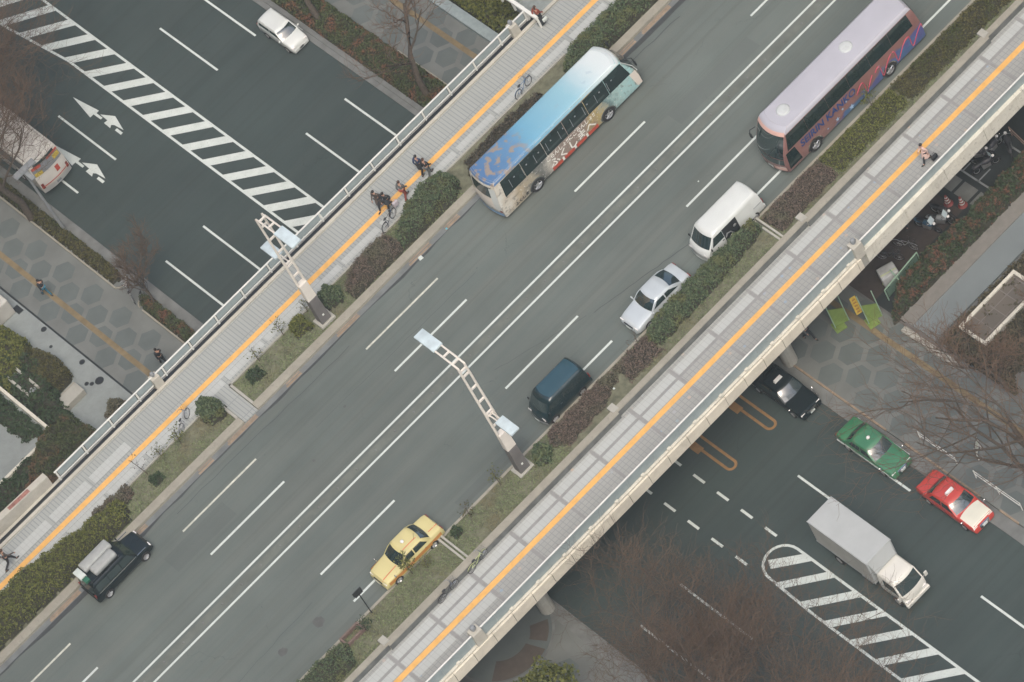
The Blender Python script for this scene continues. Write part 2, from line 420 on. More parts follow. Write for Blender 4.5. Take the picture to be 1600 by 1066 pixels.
# ---- the upper road and its pavements
struct('upper_road', MB().quad(XA, XB, -6.25, 9.08, H), M_ASPH)
mb = MB(); mb.quad(XA, XB, 9.08, 9.46, H + .004)
struct('gutter', mb, plain('gutter_slab', (0.15, 0.165, 0.165), 0.75, var=0.2, scale=1))
mb = MB()
x = XA
while x < XB:
    L_ = random.choice([1.2, 1.8, 2.4]); 
    if random.random() < 0.62: mb.quad(x, x + L_, 9.12, 9.26 + 0.06 * random.random(), H + .008); mb.quad(x + .1, x + L_, 9.34, 9.43, H + .008)
    x += L_ + random.choice([0.6, 1.2])
struct('gutter_grates', mb, M_TAN)
# dark repaired seam in the asphalt by the gutter
mb = MB(); x = XA; yy = 8.9
while x < XB:
    x2 = x + 0.7; y2 = min(9.04, max(8.72, yy + random.uniform(-0.09, 0.09)))
    mb.add([(x, yy, H + .004), (x2, y2, H + .004), (x2, 9.08, H + .004), (x, 9.08, H + .004)], [(0, 1, 2, 3)]); x = x2; yy = y2
struct('asphalt_seam', mb, plain('wet_asphalt', (0.05, 0.055, 0.055), 0.6))
M_TILEL = tiles('walk_tiles_left', 0.24, 1.4, (0.34, 0.365, 0.35), (0.32, 0.345, 0.33), (0.245, 0.265, 0.26), 0.03, stain=0.18)
M_TILER = tiles('walk_tiles_right', 0.30, 0.30, (0.335, 0.35, 0.335), (0.32, 0.335, 0.32), (0.26, 0.27, 0.265), 0.022, dots=True, stain=0.2)
M_BLOCK = tiles('light_blocks', 0.30, 0.60, (0.44, 0.47, 0.455), (0.42, 0.45, 0.435), (0.37, 0.39, 0.38), 0.016, stain=0.12)
M_BAND = plain('grey_paver_band', (0.26, 0.265, 0.26), 0.8, var=0.08)
M_TACT = plain('tactile_yellow', (0.74, 0.42, 0.12), 0.6, var=0.10, scale=2.5)
struct('left_walkway', MB().box(XA, XB, 12.15, 15.5, H - .04, H + .10), M_TILEL)
struct('left_walkway_crossing', MB().box(-13.36, -12.32, 9.46, 12.15, H - .04, H + .10), M_TILEL)
struct('right_walkway', MB().box(XA, XB, -13.1, -9.13, H - .04, H + .02), M_TILER)
mb = MB(); mb.quad(XA, XB, 13.35, 13.72, H + .108)
mb.quad(XA, XB, -11.16, -10.80, H + .030)
struct('tactile_paving', mb, M_TACT)
mb = MB(); P = 3.23; x = 0.80 - P * 24
while x < XB:
    mb.quad(x + .14, x + P - .14, -10.02, -9.44, H + .026)
    if x < 1.5: mb.quad(x + .14, x + P - .14, -10.74, -10.22, H + .026)
    if x < -13.5: mb.quad(x + .14, x + P - .14, -11.82, -11.24, H + .026)
    if x < -19: mb.quad(x + .14, x + P - .14, 14.05, 14.75, H + .106)
    mb.quad(x + .14, x + P - .14, 12.52, 13.0, H + .106)
    x += P
mb.quad(XA, -4, 13.04, 13.30, H + .106)
struct('paving_blocks', mb, M_BLOCK)
mb = MB(); x = 0.80 - P * 24
while x < XB:
    mb.quad(x - .09, x + .09, -12.9, -9.2, H + .024); x += P
mb.quad(XA, XB, -10.2, -10.05, H + .0245)
struct('paving_bands', mb, M_BAND)
# upper road markings
mb = MB(); mbo = MB()
def xline(m_, x0, x1, yc, w_=0.15): m_.quad(x0, x1, yc - w_ / 2, yc + w_ / 2, H + .004)
xline(mb, XA, XB, 1.92, .14); xline(mb, XA, XB, 0.88, .14)
for k in range(-5, 6):
    o = -5.56 + 15.0 * k
    if k != 1 or True: xline(mb, o, o + 5.94, 4.45)
    if k < 1: xline(mbo, o, o + 5.94, 7.06, 0.13)
    o2 = -2.46 + 15.0 * k
    xline(mb, o2, o2 + 5.94, -2.07); xline(mb, o2, o2 + 5.94, -5.02)
struct('upper_road_markings', mb, M_PAINT); struct('worn_road_markings', mbo, M_PAINTO)
mb = MB(); mb.quad(XA, XB, 1.13, 1.68, H + .004)
struct('median_strip', mb, plain('worn_median', (0.125, 0.142, 0.125), 0.85, var=0.18, scale=1.2))
mb = MB(); x = -44
while x < 40: mb.lathe([(0, .03), (.05, .028), (.075, .0)], 'Z', (x, 1.4, H + .004), 8); x += 1.55
struct('median_studs', mb, M_GUT)
mb = MB()
for cx, cy, r in ((-19.6, -4.3, .38), (-22.2, -4.0, .30), (-12.6, 4.0, .1), (-9.0, 5.2, .1)):
    mb.poly([(cx + r * math.cos(R(24 * k)) * random.uniform(.8, 1.1), cy + r * math.sin(R(24 * k)) * random.uniform(.8, 1.1)) for k in range(15)], H + .004)
struct('road_patches', mb, plain('road_patch', (0.090, 0.095, 0.092), 0.85))

mb = MB()
def crackline(pts, w_=.025):
    for (a, b_) in zip(pts[:-1], pts[1:]): mb.add([(a[0], a[1] - w_, H + .003), (b_[0], b_[1] - w_, H + .003), (b_[0], b_[1] + w_, H + .003), (a[0], a[1] + w_, H + .003)], [(0, 1, 2, 3)])
def jag(x0, y0, x1, y1, n=14, am=.05): return [(x0 + (x1 - x0) * k / n, y0 + (y1 - y0) * k / n + random.uniform(-am, am)) for k in range(n + 1)]
crackline(jag(4.2, -2.7, 11.0, -4.1)); crackline(jag(-2, -.6, 3.8, -2.5), .015); crackline(jag(-20, 8.3, -6, 8.1), .02); crackline(jag(12, 8.6, 22, 8.2), .03); crackline(jag(-28, -3.4, -19, -3.0), .012); crackline(jag(-11, 5.6, 2, 5.4), .012)
struct('asphalt_cracks', mb, plain('crack_tar', (0.06, 0.065, 0.065), .7))
mb = MB(); mb.quad(-22.5, -17.8, 5.2, 6.6, H + .003); mb.quad(16.5, 23.2, 2.4, 3.6, H + .003); mb.quad(-9.5, -4.1, -5.9, -5.15, H + .003)
struct('asphalt_patches', mb, asphalt('asphalt_patch', (0.100, 0.120, 0.112), 0.0, (0.12, 0.135, 0.125)))

# ---- bridge: deck body, girders, fascia, kerbs, planter walls
br = thing('road_bridge', 'concrete bridge carrying the wide upper road across the lower street', 'bridge', (0, 0, 0))
mb = MB(); mb.box(XA, XB, -13.15, 16.15, 5.9, H - .045)
obj('deck', mb, M_CONC, br)
for y in (-11.5, -7, -2.5, 2, 6.5, 11, 14.5): obj('girder', MB().box(-17.5, 31.5, y - .3, y + .3, 4.7, 5.89), M_CONC, br)
for a, b_ in ((XA, -17.5), (31.5, XB)): obj('abutment', MB().box(a, b_, -13.0, 16.0, 0, 5.88), M_CONC, br)
for x in (-9.6, 10.6):
    for y in (-10, -3, 4, 11): obj('pier', MB().lathe([(.45, 0), (.45, 5.2), (.7, 5.88)], 'Z', (x, y, 0), 14), M_CONC, br)
mb = MB(); seg_boxes(mb, -60.5, 15.75, 1.55, .035, -13.46, -13.32, 6.33, 7.16)
o = obj('fascia', mb, M_FASC, br)
mb = MB(); mb.box(-75, 15.75, -13.40, -13.16, 6.35, 6.95); obj('fascia_backing', mb, M_BLACK, br)
mb = MB(); seg_boxes(mb, 16.2, 70, 3.3, .02, -13.40, -13.10, 6.3, 7.42)
for k in range(22):
    x = 16.7 + k * 2.35; mb.box(x, x + .07, -13.43, -13.41, 6.35, 7.42); mb.box(x + .25, x + .31, -13.43, -13.41, 6.35, 7.42)
    mb.box(x + .5, x + .55, -13.43, -13.41, 6.35, 7.3)
obj('abutment_parapet', mb, M_FASCW, br)
mb = MB(); mb.box(XA, XB, 16.15, 16.35, 6.2, 7.02); obj('fascia', mb, M_LIGHTC, br)
mb = MB(); mb.box(XA, XB, 15.50, 15.72, H - .04, H + .22); obj('rail_kerb', mb, M_LIGHTC, br)
mb = MB(); mb.box(XA, XB, -13.28, -13.06, H - .04, H + .22); obj('rail_kerb', mb, M_FASCW, br)
mb = MB(); mb.box(XA, XB, 15.76, 16.13, H - .03, H + .02); obj('dark_gap_strip', mb, M_BLACK, br)  # black strip for the dark gap between rail kerb and deck edge
# small upstands on the south kerb (rail feet, blotchy)
x = -25
while x < 38:
    obj('rail_foot', MB().box(x, x + .22, -13.31, -13.02, H + .2, H + .36), M_FASCW, br); x += 2.1
# planter kerbs and walls on the deck
mb = MB()
mb.box(-12.28, XB, 9.46, 10.02, H - .04, H + .20); mb.box(XA, -13.4, 9.46, 10.02, H - .04, H + .20)
obj('planter_kerb', mb, M_KERB, br)
mb = MB()
mb.box(-12.28, -12.12, 10.02, 12.2, H, H + .22); mb.box(-12.28, -4, 12.10, 12.22, H, H + .22)
mb.box(-13.56, -13.40, 10.02, 12.2, H, H + .22); mb.box(5.5, 16, 12.10, 12.22, H, H + .22)
mb.box(XA, -13.56, 12.10, 12.2, H, H + .20); mb.box(-4, 5.5, 12.10, 12.2, H, H + .20)
obj('planter_rim', mb, M_CONC, br)
mb = MB(); mb.box(XA, XB, -6.42, -6.25, H - .04, H + .16); obj('road_kerb', mb, M_KERB, br)
mb = MB(); jx = [-75, -51, -34.5, -18.2, 0.2, 15.7, 31, 75]
for i in range(len(jx) - 1):
    off = 0.12 * (i % 2)
    mb.box(jx[i], jx[i + 1], -9.13 - off, -8.74 - off * .3, H - .04, H + .50)
obj('planter_wall', mb, M_KERB, br)
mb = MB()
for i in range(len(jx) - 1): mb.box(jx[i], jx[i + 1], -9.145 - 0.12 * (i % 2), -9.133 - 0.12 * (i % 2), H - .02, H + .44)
obj('wall_shade_face', mb, plain('wall_painted_shade', (0.13, 0.14, 0.135), .9, var=.3, scale=1.5), br)  # dark colour stands in for the shade below the planter wall
for x in jx[1:-1]: obj('drain_post', MB().box(x - .22, x + .22, -9.02, -8.45, H + .1, H + .56), M_CONC, br)
for x in (-11.85, 13.9, -37, 40):
    for x2 in (x, x + .24): obj('planter_divider', MB().box(x2, x2 + .12, -8.75, -6.42, H, H + .42), M_CONC, br)
mb = MB(); mb.box(XA, -13.56, 10.02, 12.1, H, H + .12); mb.box(-12.12, XB, 10.02, 12.1, H, H + .12)
struct('left_planter_soil', mb, M_SOIL)
mb = MB(); mb.add([(XA, -6.42, H + .12), (XB, -6.42, H + .12), (XB, -8.74, H + .36), (XA, -8.74, H + .36)], [(3, 2, 1, 0)])
struct('right_planter_soil', mb, M_SOIL)

# ---- railings
def railing(name, label, y, x0, x1, posts, panel_dy, sgn, slot_h=0.28):
    t = thing(name, label, 'railing', (0, 0, 0), 0, 'railings along the bridge edges')
    mb = MB(); mb.box(x0, x1, y - .05, y + .05, H + 1.05, H + 1.11); obj('top_rail', mb, M_RAIL, t, bevel=.015)
    mb = MB(); mb.box(x0, x1, y - .03 * sgn if sgn > 0 else y + .02, y + .03 if sgn > 0 else y + .06, H + .36, H + .42); obj('bottom_rail', mb, M_RAIL, t)
    for px in posts:
        obj('post', MB().box(px - .05, px + .05, y - .05, y + .05, H + .2, H + 1.05) if sgn > 0 else MB().box(px - .03, px + .03, y + .012, y + .06, H + .2, H + 1.05), M_RAIL, t)
    mb = MB()
    ps = sorted(posts)
    g_ = .1 if sgn > 0 else .006
    for a, b_ in zip(ps[:-1], ps[1:]): mb.box(a + g_, b_ - g_, y + panel_dy - .012, y + panel_dy + .012, H + .5 if sgn > 0 else H + .28, H + 1.0 if sgn > 0 else H + 1.045)
    obj('infill_panels', mb, M_PANEL, t)
    return t
railing('bridge_railing', 'white steel railing with grey panels along the edge of the left walkway', 16.0, -22.9, 16.5, [-22.8 + 2.18 * k for k in range(19)], 0.0, 1)
t = railing('bridge_railing', 'white topped railing above the stained outer ledge of the right walkway', -13.12, -60, 45, [-59.5 + 2.1 * k for k in range(50)], -0.02, -1)
# nameplate pillars
def pillar(x, y, label):
    t = thing('nameplate_pillar', label, 'pillar', (x, y, H), 0, 'nameplate pillars of the bridge'); t.scale = (1.0, 1.0, .95) if y > 0 else (1.25, 1.15, 1.05)
    mb = MB(); mb.prism([(-.3, -.28), (.3, -.28), (.3, .28), (-.3, .28)], 0.05, 1.12, 0.9); obj('pillar_body', mb, M_LIGHTC, t, bevel=.03)
    mb = MB(); mb.lathe([(0, 1.13), (.08, 1.13), (.06, 1.25), (.13, 1.28), (.15, 1.38), (.1, 1.5), (0, 1.53)], 'Z', (0, 0, 0), 12); obj('lamp_globe', mb, M_POLE, t, smooth=True)
pillar(-14.8, 15.95, 'cream pillar in the left railing at its lower left end')
pillar(15.35, 15.95, 'cream pillar in the left railing near the end post at the top')
pillar(15.95, -13.05, 'cream pillar in the right railing where the cream fascia stops')
pillar(-14.7, -13.05, 'cream pillar in the right railing near the bottom of the picture')
# end of the left railing, landing rails at the top
t = thing('landing_railing', 'thick white railing turning away from the walkway at the top landing', 'railing', (16.6, 16.0, H))
mb = MB(); mb.box(-.1, .1, -1.1, .12, .95, 1.15); mb.box(-.1, .12, .12, 2.6, .95, 1.15); obj('top_rail', mb, M_RAIL, t, bevel=.02)
for yy in (-1.05, .05, 1.3, 2.5): obj('post', MB().box(-.06, .06, yy - .06, yy + .06, .1, .95), M_RAIL, t)
mb = MB(); mb.box(16.75, 30, 16.35, 17.6, 6.6, 7.06); mb.box(16.95, 30, 15.5, 16.35, 6.9, 7.12); mb.box(17.0, 30, 17.6, 22, 6.6, 7.3)
struct('landing', mb, plain('landing_paving', (0.22, 0.25, 0.24), 0.7, var=0.2))
# wall beyond the railing at the lower left
t = thing('sign_wall', 'low cream wall with a faded red sign at the left edge', 'wall', (0, 0, 0))
mb = MB(); mb.add([(-23.3, 16.3, 6.5), (-60, 17.6, 6.5), (-60, 17.95, 6.5), (-23.3, 16.75, 6.5), (-23.3, 16.3, 7.9), (-60, 17.6, 7.9), (-60, 17.95, 7.9), (-23.3, 16.75, 7.9)],
  [(0, 1, 5, 4), (4, 5, 6, 7), (2, 3, 7, 6), (0, 4, 7, 3), (1, 2, 6, 5)])
obj('wall_body', mb, M_LIGHTC, t)
mb = MB(); mb.add([(-24.6, 16.42, 7.915), (-26.2, 16.48, 7.915), (-26.2, 16.75, 7.915), (-24.6, 16.7, 7.915)], [(0, 1, 2, 3)])
obj('sign_plate', mb, plain('faded_red', (0.30, 0.14, 0.11), 0.6, var=0.4, scale=6), t)
struct('trench', MB().box(-60, -22.9, 15.8, 16.2, 6.2, 6.6), M_BLACK)

# ================================================================== VEHICLES
# local frame: +X forward, +Y left, Z up, origin on the ground below the middle
class Shell:
    def __init__(s, lv, bowf=.06, bowr=.04, dome=.05, bulge=0.0):
        s.z = [l[0] for l in lv]; s.xr = [l[1] for l in lv]; s.xf = [l[2] for l in lv]; s.hw = [l[3] for l in lv]
        s.bf, s.br, s.dome = bowf, bowr, dome
    def I(s, a, z): return float(np.interp(z, s.z, a))
    def front(s, q, z, o=0.0):
        return (s.I(s.xf, z) - s.bf * q * q + o, q * (s.I(s.hw, z)), z + o * .5)
    def rear(s, q, z, o=0.0):
        return (s.I(s.xr, z) + s.br * q * q - o, q * (s.I(s.hw, z)), z + o * .5)
    def side(s, sg, x, z, o=0.0): return (x, sg * (s.I(s.hw, z) + o), z)
    def sx(s, t, z): a = s.I(s.xr, z) + s.br; b = s.I(s.xf, z) - s.bf; return a + (b - a) * t
    def body(s, z0=None, z1=None, roof=True):
        z0 = s.z[0] if z0 is None else z0; z1 = s.z[-1] if z1 is None else z1
        zs = sorted(set([z0, z1] + [z for z in s.z if z0 < z < z1])); n = len(zs) - 1
        mb = MB()
        zz = lambda v: zs[int(round(v * n))]
        mb.grid(lambda u, v: s.front(2 * u - 1, zz(v)), 8, n); mb.grid(lambda u, v: s.rear(1 - 2 * u, zz(v)), 8, n)
        mb.grid(lambda u, v: s.side(-1, s.sx(u, zz(v)), zz(v)), 10, n); mb.grid(lambda u, v: s.side(1, s.sx(1 - u, zz(v)), zz(v)), 10, n)
        if roof: mb.grid(lambda u, v: s.top(u, 2 * v - 1, z1), 12, 8)
        return mb
    def top(s, u, q, z, o=0.0):
        xf = s.I(s.xf, z) - s.bf * q * q; xr = s.I(s.xr, z) + s.br * q * q
        return (xr + (xf - xr) * u, q * s.I(s.hw, z), z + s.dome * (1 - q ** 4) * (1 - (2 * u - 1) ** 6) + o)
    def p_front(s, q0, q1, z0, z1, o=.014): return MB().grid(lambda u, v: s.front(q0 + (q1 - q0) * u, z0 + (z1 - z0) * v, o), 10, 4)
    def p_rear(s, q0, q1, z0, z1, o=.014): return MB().grid(lambda u, v: s.rear(q1 + (q0 - q1) * u, z0 + (z1 - z0) * v, o), 10, 4)
    def p_side(s, sg, poly, o=.014):
        # poly: bottom and top lines [(x at z0), ...] -> quad (xb0, xb1, z0, xt0, xt1, z1)
        xb0, xb1, z0, xt0, xt1, z1 = poly
        def fn(u, v):
            a = xb0 + (xt0 - xb0) * v; b = xb1 + (xt1 - xb1) * v; z = z0 + (z1 - z0) * v
            x = a + (b - a) * u if sg < 0 else b + (a - b) * u
            return s.side(sg, x, z, o)
        return MB().grid(fn, 4, 4)
def loft_body(st, zb=.24):
    # st: (x, halfwidth, ztop, crown); closed cross-sections front to rear
    mb = MB(); secs = []
    for x, hw, zt, cr in st:
        zm = zb + (zt - zb) * .55
        half = [(0, zt + cr), (hw * .45, zt + cr * .8), (hw * .8, zt + cr * .2), (hw * .93, zt - .035), (hw * .985, zt - .12 if zt - .12 > zm else zm + .02), (hw, zm), (hw * .985, zb + .12), (hw * .92, zb), (0, zb)]
        ring = [(x, y, z) for y, z in half] + [(x, -y, z) for y, z in half[-2:0:-1]]
        secs.append(ring)
    n = len(secs[0]); vs = [p for r in secs for p in r]; fs = []
    for i in range(len(secs) - 1):
        for k in range(n): k2 = (k + 1) % n; fs.append((i * n + k, i * n + k2, (i + 1) * n + k2, (i + 1) * n + k))
    fs += [tuple(range(n - 1, -1, -1)), tuple(range(len(vs) - n, len(vs)))]
    return mb.add(vs, fs)
def wheel(parent, x, y, r, wd=.2, sg=1):
    t = obj('wheel', MB().lathe([(r * .6, -wd / 2), (r * .94, -wd / 2), (r, -wd * .35), (r, wd * .35), (r * .94, wd / 2), (r * .6, wd / 2)], 'Y', (x, y, r), 24), M_TYRE, parent, smooth=True)
    f = y + sg * (wd / 2 + .003)
    mb = MB().lathe([(0, f - sg * .03 - y), (r * .12, f - y), (r * .2, f - sg * .01 - y), (r * .5, f - sg * .045 - y), (r * .62, f - y), (r * .62, f - sg * .1 - y)], 'Y', (x, y, r), 20)
    for k in range(5):
        a = 2 * PI * k / 5; mb.tube([(x + r * .14 * math.cos(a), f, r + r * .14 * math.sin(a)), (x + r * .58 * math.cos(a), f, r + r * .58 * math.sin(a))], r * .06, 4)
    obj('rim', mb, M_RIM, t, smooth=True)
def pm(name, c, **k):
    k.setdefault('coat', 0.6); k.setdefault('var', .04); k.setdefault('scale', 1.0)
    return plain(name, c, k.pop('rough', 0.35), **k)
def sedan(label, loc, rz, L, W, Hh, paint, glassm, opts):
    t = thing(opts.get('name', 'car'), label, opts.get('cat', 'car'), loc, rz, opts.get('group'))
    h = L / 2; w2 = W / 2; box = opts.get('boxy', 0.0)
    st = [(h, w2 * (.74 + .12 * box), .50, 0), (h - .05, w2 * (.84 + .08 * box), .62, .01), (h - .16, w2 * .93, .70 + .06 * box, .015), (h - .45, w2 * .975, .76 + .04 * box, .03), (h - 1.1, w2, .86, .03), (h - 1.45, w2, .90, .02),
          (0, w2, .92, .0), (-h + 1.3, w2, .94, .01), (-h + .85, w2 * .99, .96, .02), (-h + .3, w2 * .96, .95, .02), (-h + .1, w2 * .92, .90, .01), (-h + .02, w2 * (.85 + .07 * box), .74, 0), (-h, w2 * .82, .55, 0)]
    obj('body', loft_body(st), paint, t, smooth=35)
    wag = opts.get('wagon', 0)
    xr0, xf0 = -h + (.78 if box else .58), h - 1.18
    xr1, xf1 = -h + (1.40 if box else 1.50), h - 1.92
    sh = Shell([(.84, xr0, xf0, w2 * .95), (.98, xr0 + .06, xf0 - .16, w2 * .93), (1.2, (xr0 * 1.2 + xr1) / 2.2, (xf0 * .9 + xf1) / 1.9, w2 * .89), (Hh - .06, xr1 - .03, xf1 + .05, w2 * .80), (Hh - .02, xr1 + .06, xf1 - .05, w2 * .74)], .13, .10, .035)
    obj('cabin', sh.body(), opts.get('roofmat', paint), t, smooth=45, weld=True)
    obj('windscreen', sh.p_front(-.9, .9, .93, Hh - .09), glassm, t, smooth=True)
    obj('rear_window', sh.p_rear(-.88, .88, 1.0, Hh - .10), glassm, t, smooth=True)
    for sg in (1, -1):
        xm = (xr0 + xf0) / 2 + .05
        obj('side_window', sh.p_side(sg, (xm + .04, xf0 - .35, .97, xm + .04, xf1 - .02, Hh - .13)), glassm, t)
        obj('side_window', sh.p_side(sg, (xr0 + .42, xm - .04, .97, xr1 + .12, xm - .04, Hh - .13)), glassm, t)
        m_ = MB().ball((h - 1.35 if not opts.get('fender_mirror') else h - .75, sg * (w2 + .09), .98), (.05, .10, .07), 8, 6)
        m_.box(h - 1.38 if not opts.get('fender_mirror') else h - .78, h - 1.34 if not opts.get('fender_mirror') else h - .74, sg * w2 - .04, sg * w2 + .04, .84, .96)
        obj('mirror', m_, M_CHROME if opts.get('fender_mirror') else paint, t, smooth=True)
        mb = MB().box(h - .13, h - .012 - .05, sg * w2 * .70 - .16, sg * w2 * .70 + .14, .54, .67); obj('headlight', mb, M_HEAD, t, bevel=.02)
        mb = MB().box(-h + .0, -h + .09, sg * w2 * .72 - .15, sg * w2 * .72 + .13, .62, .80); obj('tail_light', mb, M_TAIL, t, bevel=.02)
        for x in (h - .85, -h + .95): wheel(t, x, sg * (w2 - .095), .30, .20, sg)
    mb = MB().grid(lambda u, v: (h + .03 - .30 * abs(2 * u - 1) ** 3, (2 * u - 1) * w2 * .93, .30 + .22 * v), 10, 2); mb.grid(lambda u, v: (h + .03 - .30 * abs(2 * u - 1) ** 3 - .1 * v, (2 * u - 1) * w2 * .93, .52), 10, 1)
    obj('front_bumper', mb, opts.get('bumper', paint), t, smooth=True)
    mb = MB().grid(lambda u, v: (-h - .03 + .25 * abs(2 * u - 1) ** 3, (1 - 2 * u) * w2 * .93, .32 + .22 * v), 10, 2); mb.grid(lambda u, v: (-h - .03 + .25 * abs(2 * u - 1) ** 3 + .1 * v, (1 - 2 * u) * w2 * .93, .54), 10, 1)
    obj('rear_bumper', mb, opts.get('bumper', paint), t, smooth=True)
    obj('number_plate', MB().box(h + .035, h + .05, -.17, .17, .36, .50), M_PAINT, t)
    obj('grille', MB().box(h - .05, h + .012, -.36, .36, .52, .62), opts.get('grille', M_BLACK), t)
    for (y0, y1, mt) in opts.get('stripes', []):
        mb = MB(); mb.grid(lambda u, v: (h - .1 - (1.15) * u, y0 + (y1 - y0) * v, float(np.interp(h - .1 - 1.15 * u, [s_[0] for s_ in st[::-1]], [s_[2] for s_ in st[::-1]])) + .032), 10, 1)
        mb.grid(lambda u, v: (-h + .08 + .66 * u, y0 + (y1 - y0) * v, .97 + .008 - .02 * (1 - u)), 6, 1)
        q0, q1 = y0 / (w2 * .74), y1 / (w2 * .74)
        mb.grid(lambda u, v: sh.top(.02 + .96 * u, q0 + (q1 - q0) * v, sh.z[-1], .006), 10, 1)
        obj('stripe', mb, mt, t)
    if 'hood' in opts:
        mb = MB().grid(lambda u, v: (h - .10 - 1.12 * u + (.10 * abs(2 * v - 1) ** 2 if u > .9 else 0), (2 * v - 1) * w2 * .86, float(np.interp(h - .10 - 1.12 * u, [s_[0] for s_ in st[::-1]], [s_[2] for s_ in st[::-1]])) + .036 - .03 * (2 * v - 1) ** 4), 12, 8)
        obj('bonnet', mb, opts['hood'], t, smooth=True)
    if 'sidepaint' in opts:
        for sg in (1, -1):
            mb = MB().grid(lambda u, v: (-h + .25 + (L - .5) * u, sg * (w2 * (1 - .05 * abs(2 * u - 1) ** 4) + .012), .48 + .26 * v), 12, 1); obj('door_panel', mb, opts['sidepaint'], t)
    if 'trim' in opts:
        for sg in (1, -1):
            mb = MB().box(-h + .2, h - .25, sg * (w2 + .02) - .012, sg * (w2 + .02) + .012, .60, .66); obj('side_trim', mb, opts['trim'], t)
    if 'sign' in opts:
        sx = opts['sign_x']
        if opts['sign'] == 'ball': mb = MB().ball((sx, 0, Hh + .09), (.11, .13, .09), 12, 8)
        else: mb = MB().prism([(sx - .09, -.30), (sx + .09, -.30), (sx + .09, .30), (sx - .09, .30)], Hh + .0, Hh + .17, .85)
        obj('roof_lamp', mb, M_HEAD, t, smooth=True)
        obj('aerial', MB().tube([(sx - .5, w2 * .5, Hh - .02), (sx - .7, w2 * .5, Hh + .5)], .008, 4), M_BLACK, t)
    for yy in (-.25, .25): obj('wiper', MB().tube([sh.front(yy + .25, .95, .03), sh.front(yy - .1, 1.12, .03)], .008, 4), M_BLACK, t)
    for sg in (1, -1):
        for x in (xm + .18, xr0 + .62): obj('door_handle', MB().box(x, x + .13, sg * w2 - .01, sg * w2 + .022, .76, .79), opts.get('bumper', paint) if False else M_CHROME, t)
    return t, sh
P_SIL = pm('silver_paint', (0.52, 0.58, 0.60), metal=.2, rough=.35)
P_YEL = pm('taxi_cream_yellow', (0.60, 0.54, 0.25))
P_ORG = pm('taxi_orange', (0.55, 0.25, 0.06))
P_RED = pm('taxi_red', (0.50, 0.05, 0.035))
P_CREAM = pm('taxi_cream', (0.66, 0.66, 0.56))
P_GRN = pm('taxi_green', (0.045, 0.19, 0.09), var=.12)
P_BLK = pm('black_paint', (0.008, 0.014, 0.016), rough=.25, coat=.15, spec=.3)
P_WHT = pm('white_paint', (0.60, 0.64, 0.62))
P_WHD = pm('white_dirty', (0.62, 0.63, 0.60), var=.1)
M_REDL = plain('red_stripe', (0.6, 0.12, 0.06), 0.4)
D7 = (lambda x, y: (x, y, H + .001))
sedan('silver saloon parked beside the green hedge, in front of the white van', (6.85, -5.50, H), PI, 4.5, 1.70, 1.42, P_SIL, M_GLASS, {})
sedan('yellow and orange taxi with a red line along its roof, by the grass strip', (-13.5, -5.62, H), PI, 4.6, 1.69, 1.48, P_YEL, M_GLASS,
      dict(name='taxi', cat='taxi', stripes=[(.36, .41, M_REDL)], sidepaint=P_ORG, sign='ball', sign_x=-.1, boxy=1, fender_mirror=True))
sedan('black taxi half hidden by the bridge edge on the lower street', (8.85, -11.35, 0), -PI / 2, 4.7, 1.70, 1.48, P_BLK, M_GLASS,
      dict(name='taxi', cat='taxi', sign='bar', sign_x=-.1, boxy=1, fender_mirror=True, trim=M_CHROME, grille=M_CHROME))
sedan('green taxi with a white side line, parked below the bare tree', (9.12, -18.5, 0), -PI / 2, 4.65, 1.69, 1.46, P_GRN, M_GLASS,
      dict(name='taxi', cat='taxi', sign='ball', sign_x=-.1, boxy=1, fender_mirror=True, trim=M_PAINT, grille=M_CHROME, bumper=M_CHROME))
sedan('red taxi with a cream bonnet behind the branches of the bare tree', (9.30, -24.8, 0), -PI / 2, 4.65, 1.69, 1.46, P_RED, M_GLASS,
      dict(name='taxi', cat='taxi', sign='bar', sign_x=-.1, boxy=1, fender_mirror=True, hood=P_CREAM, grille=M_CHROME, bumper=M_CHROME))
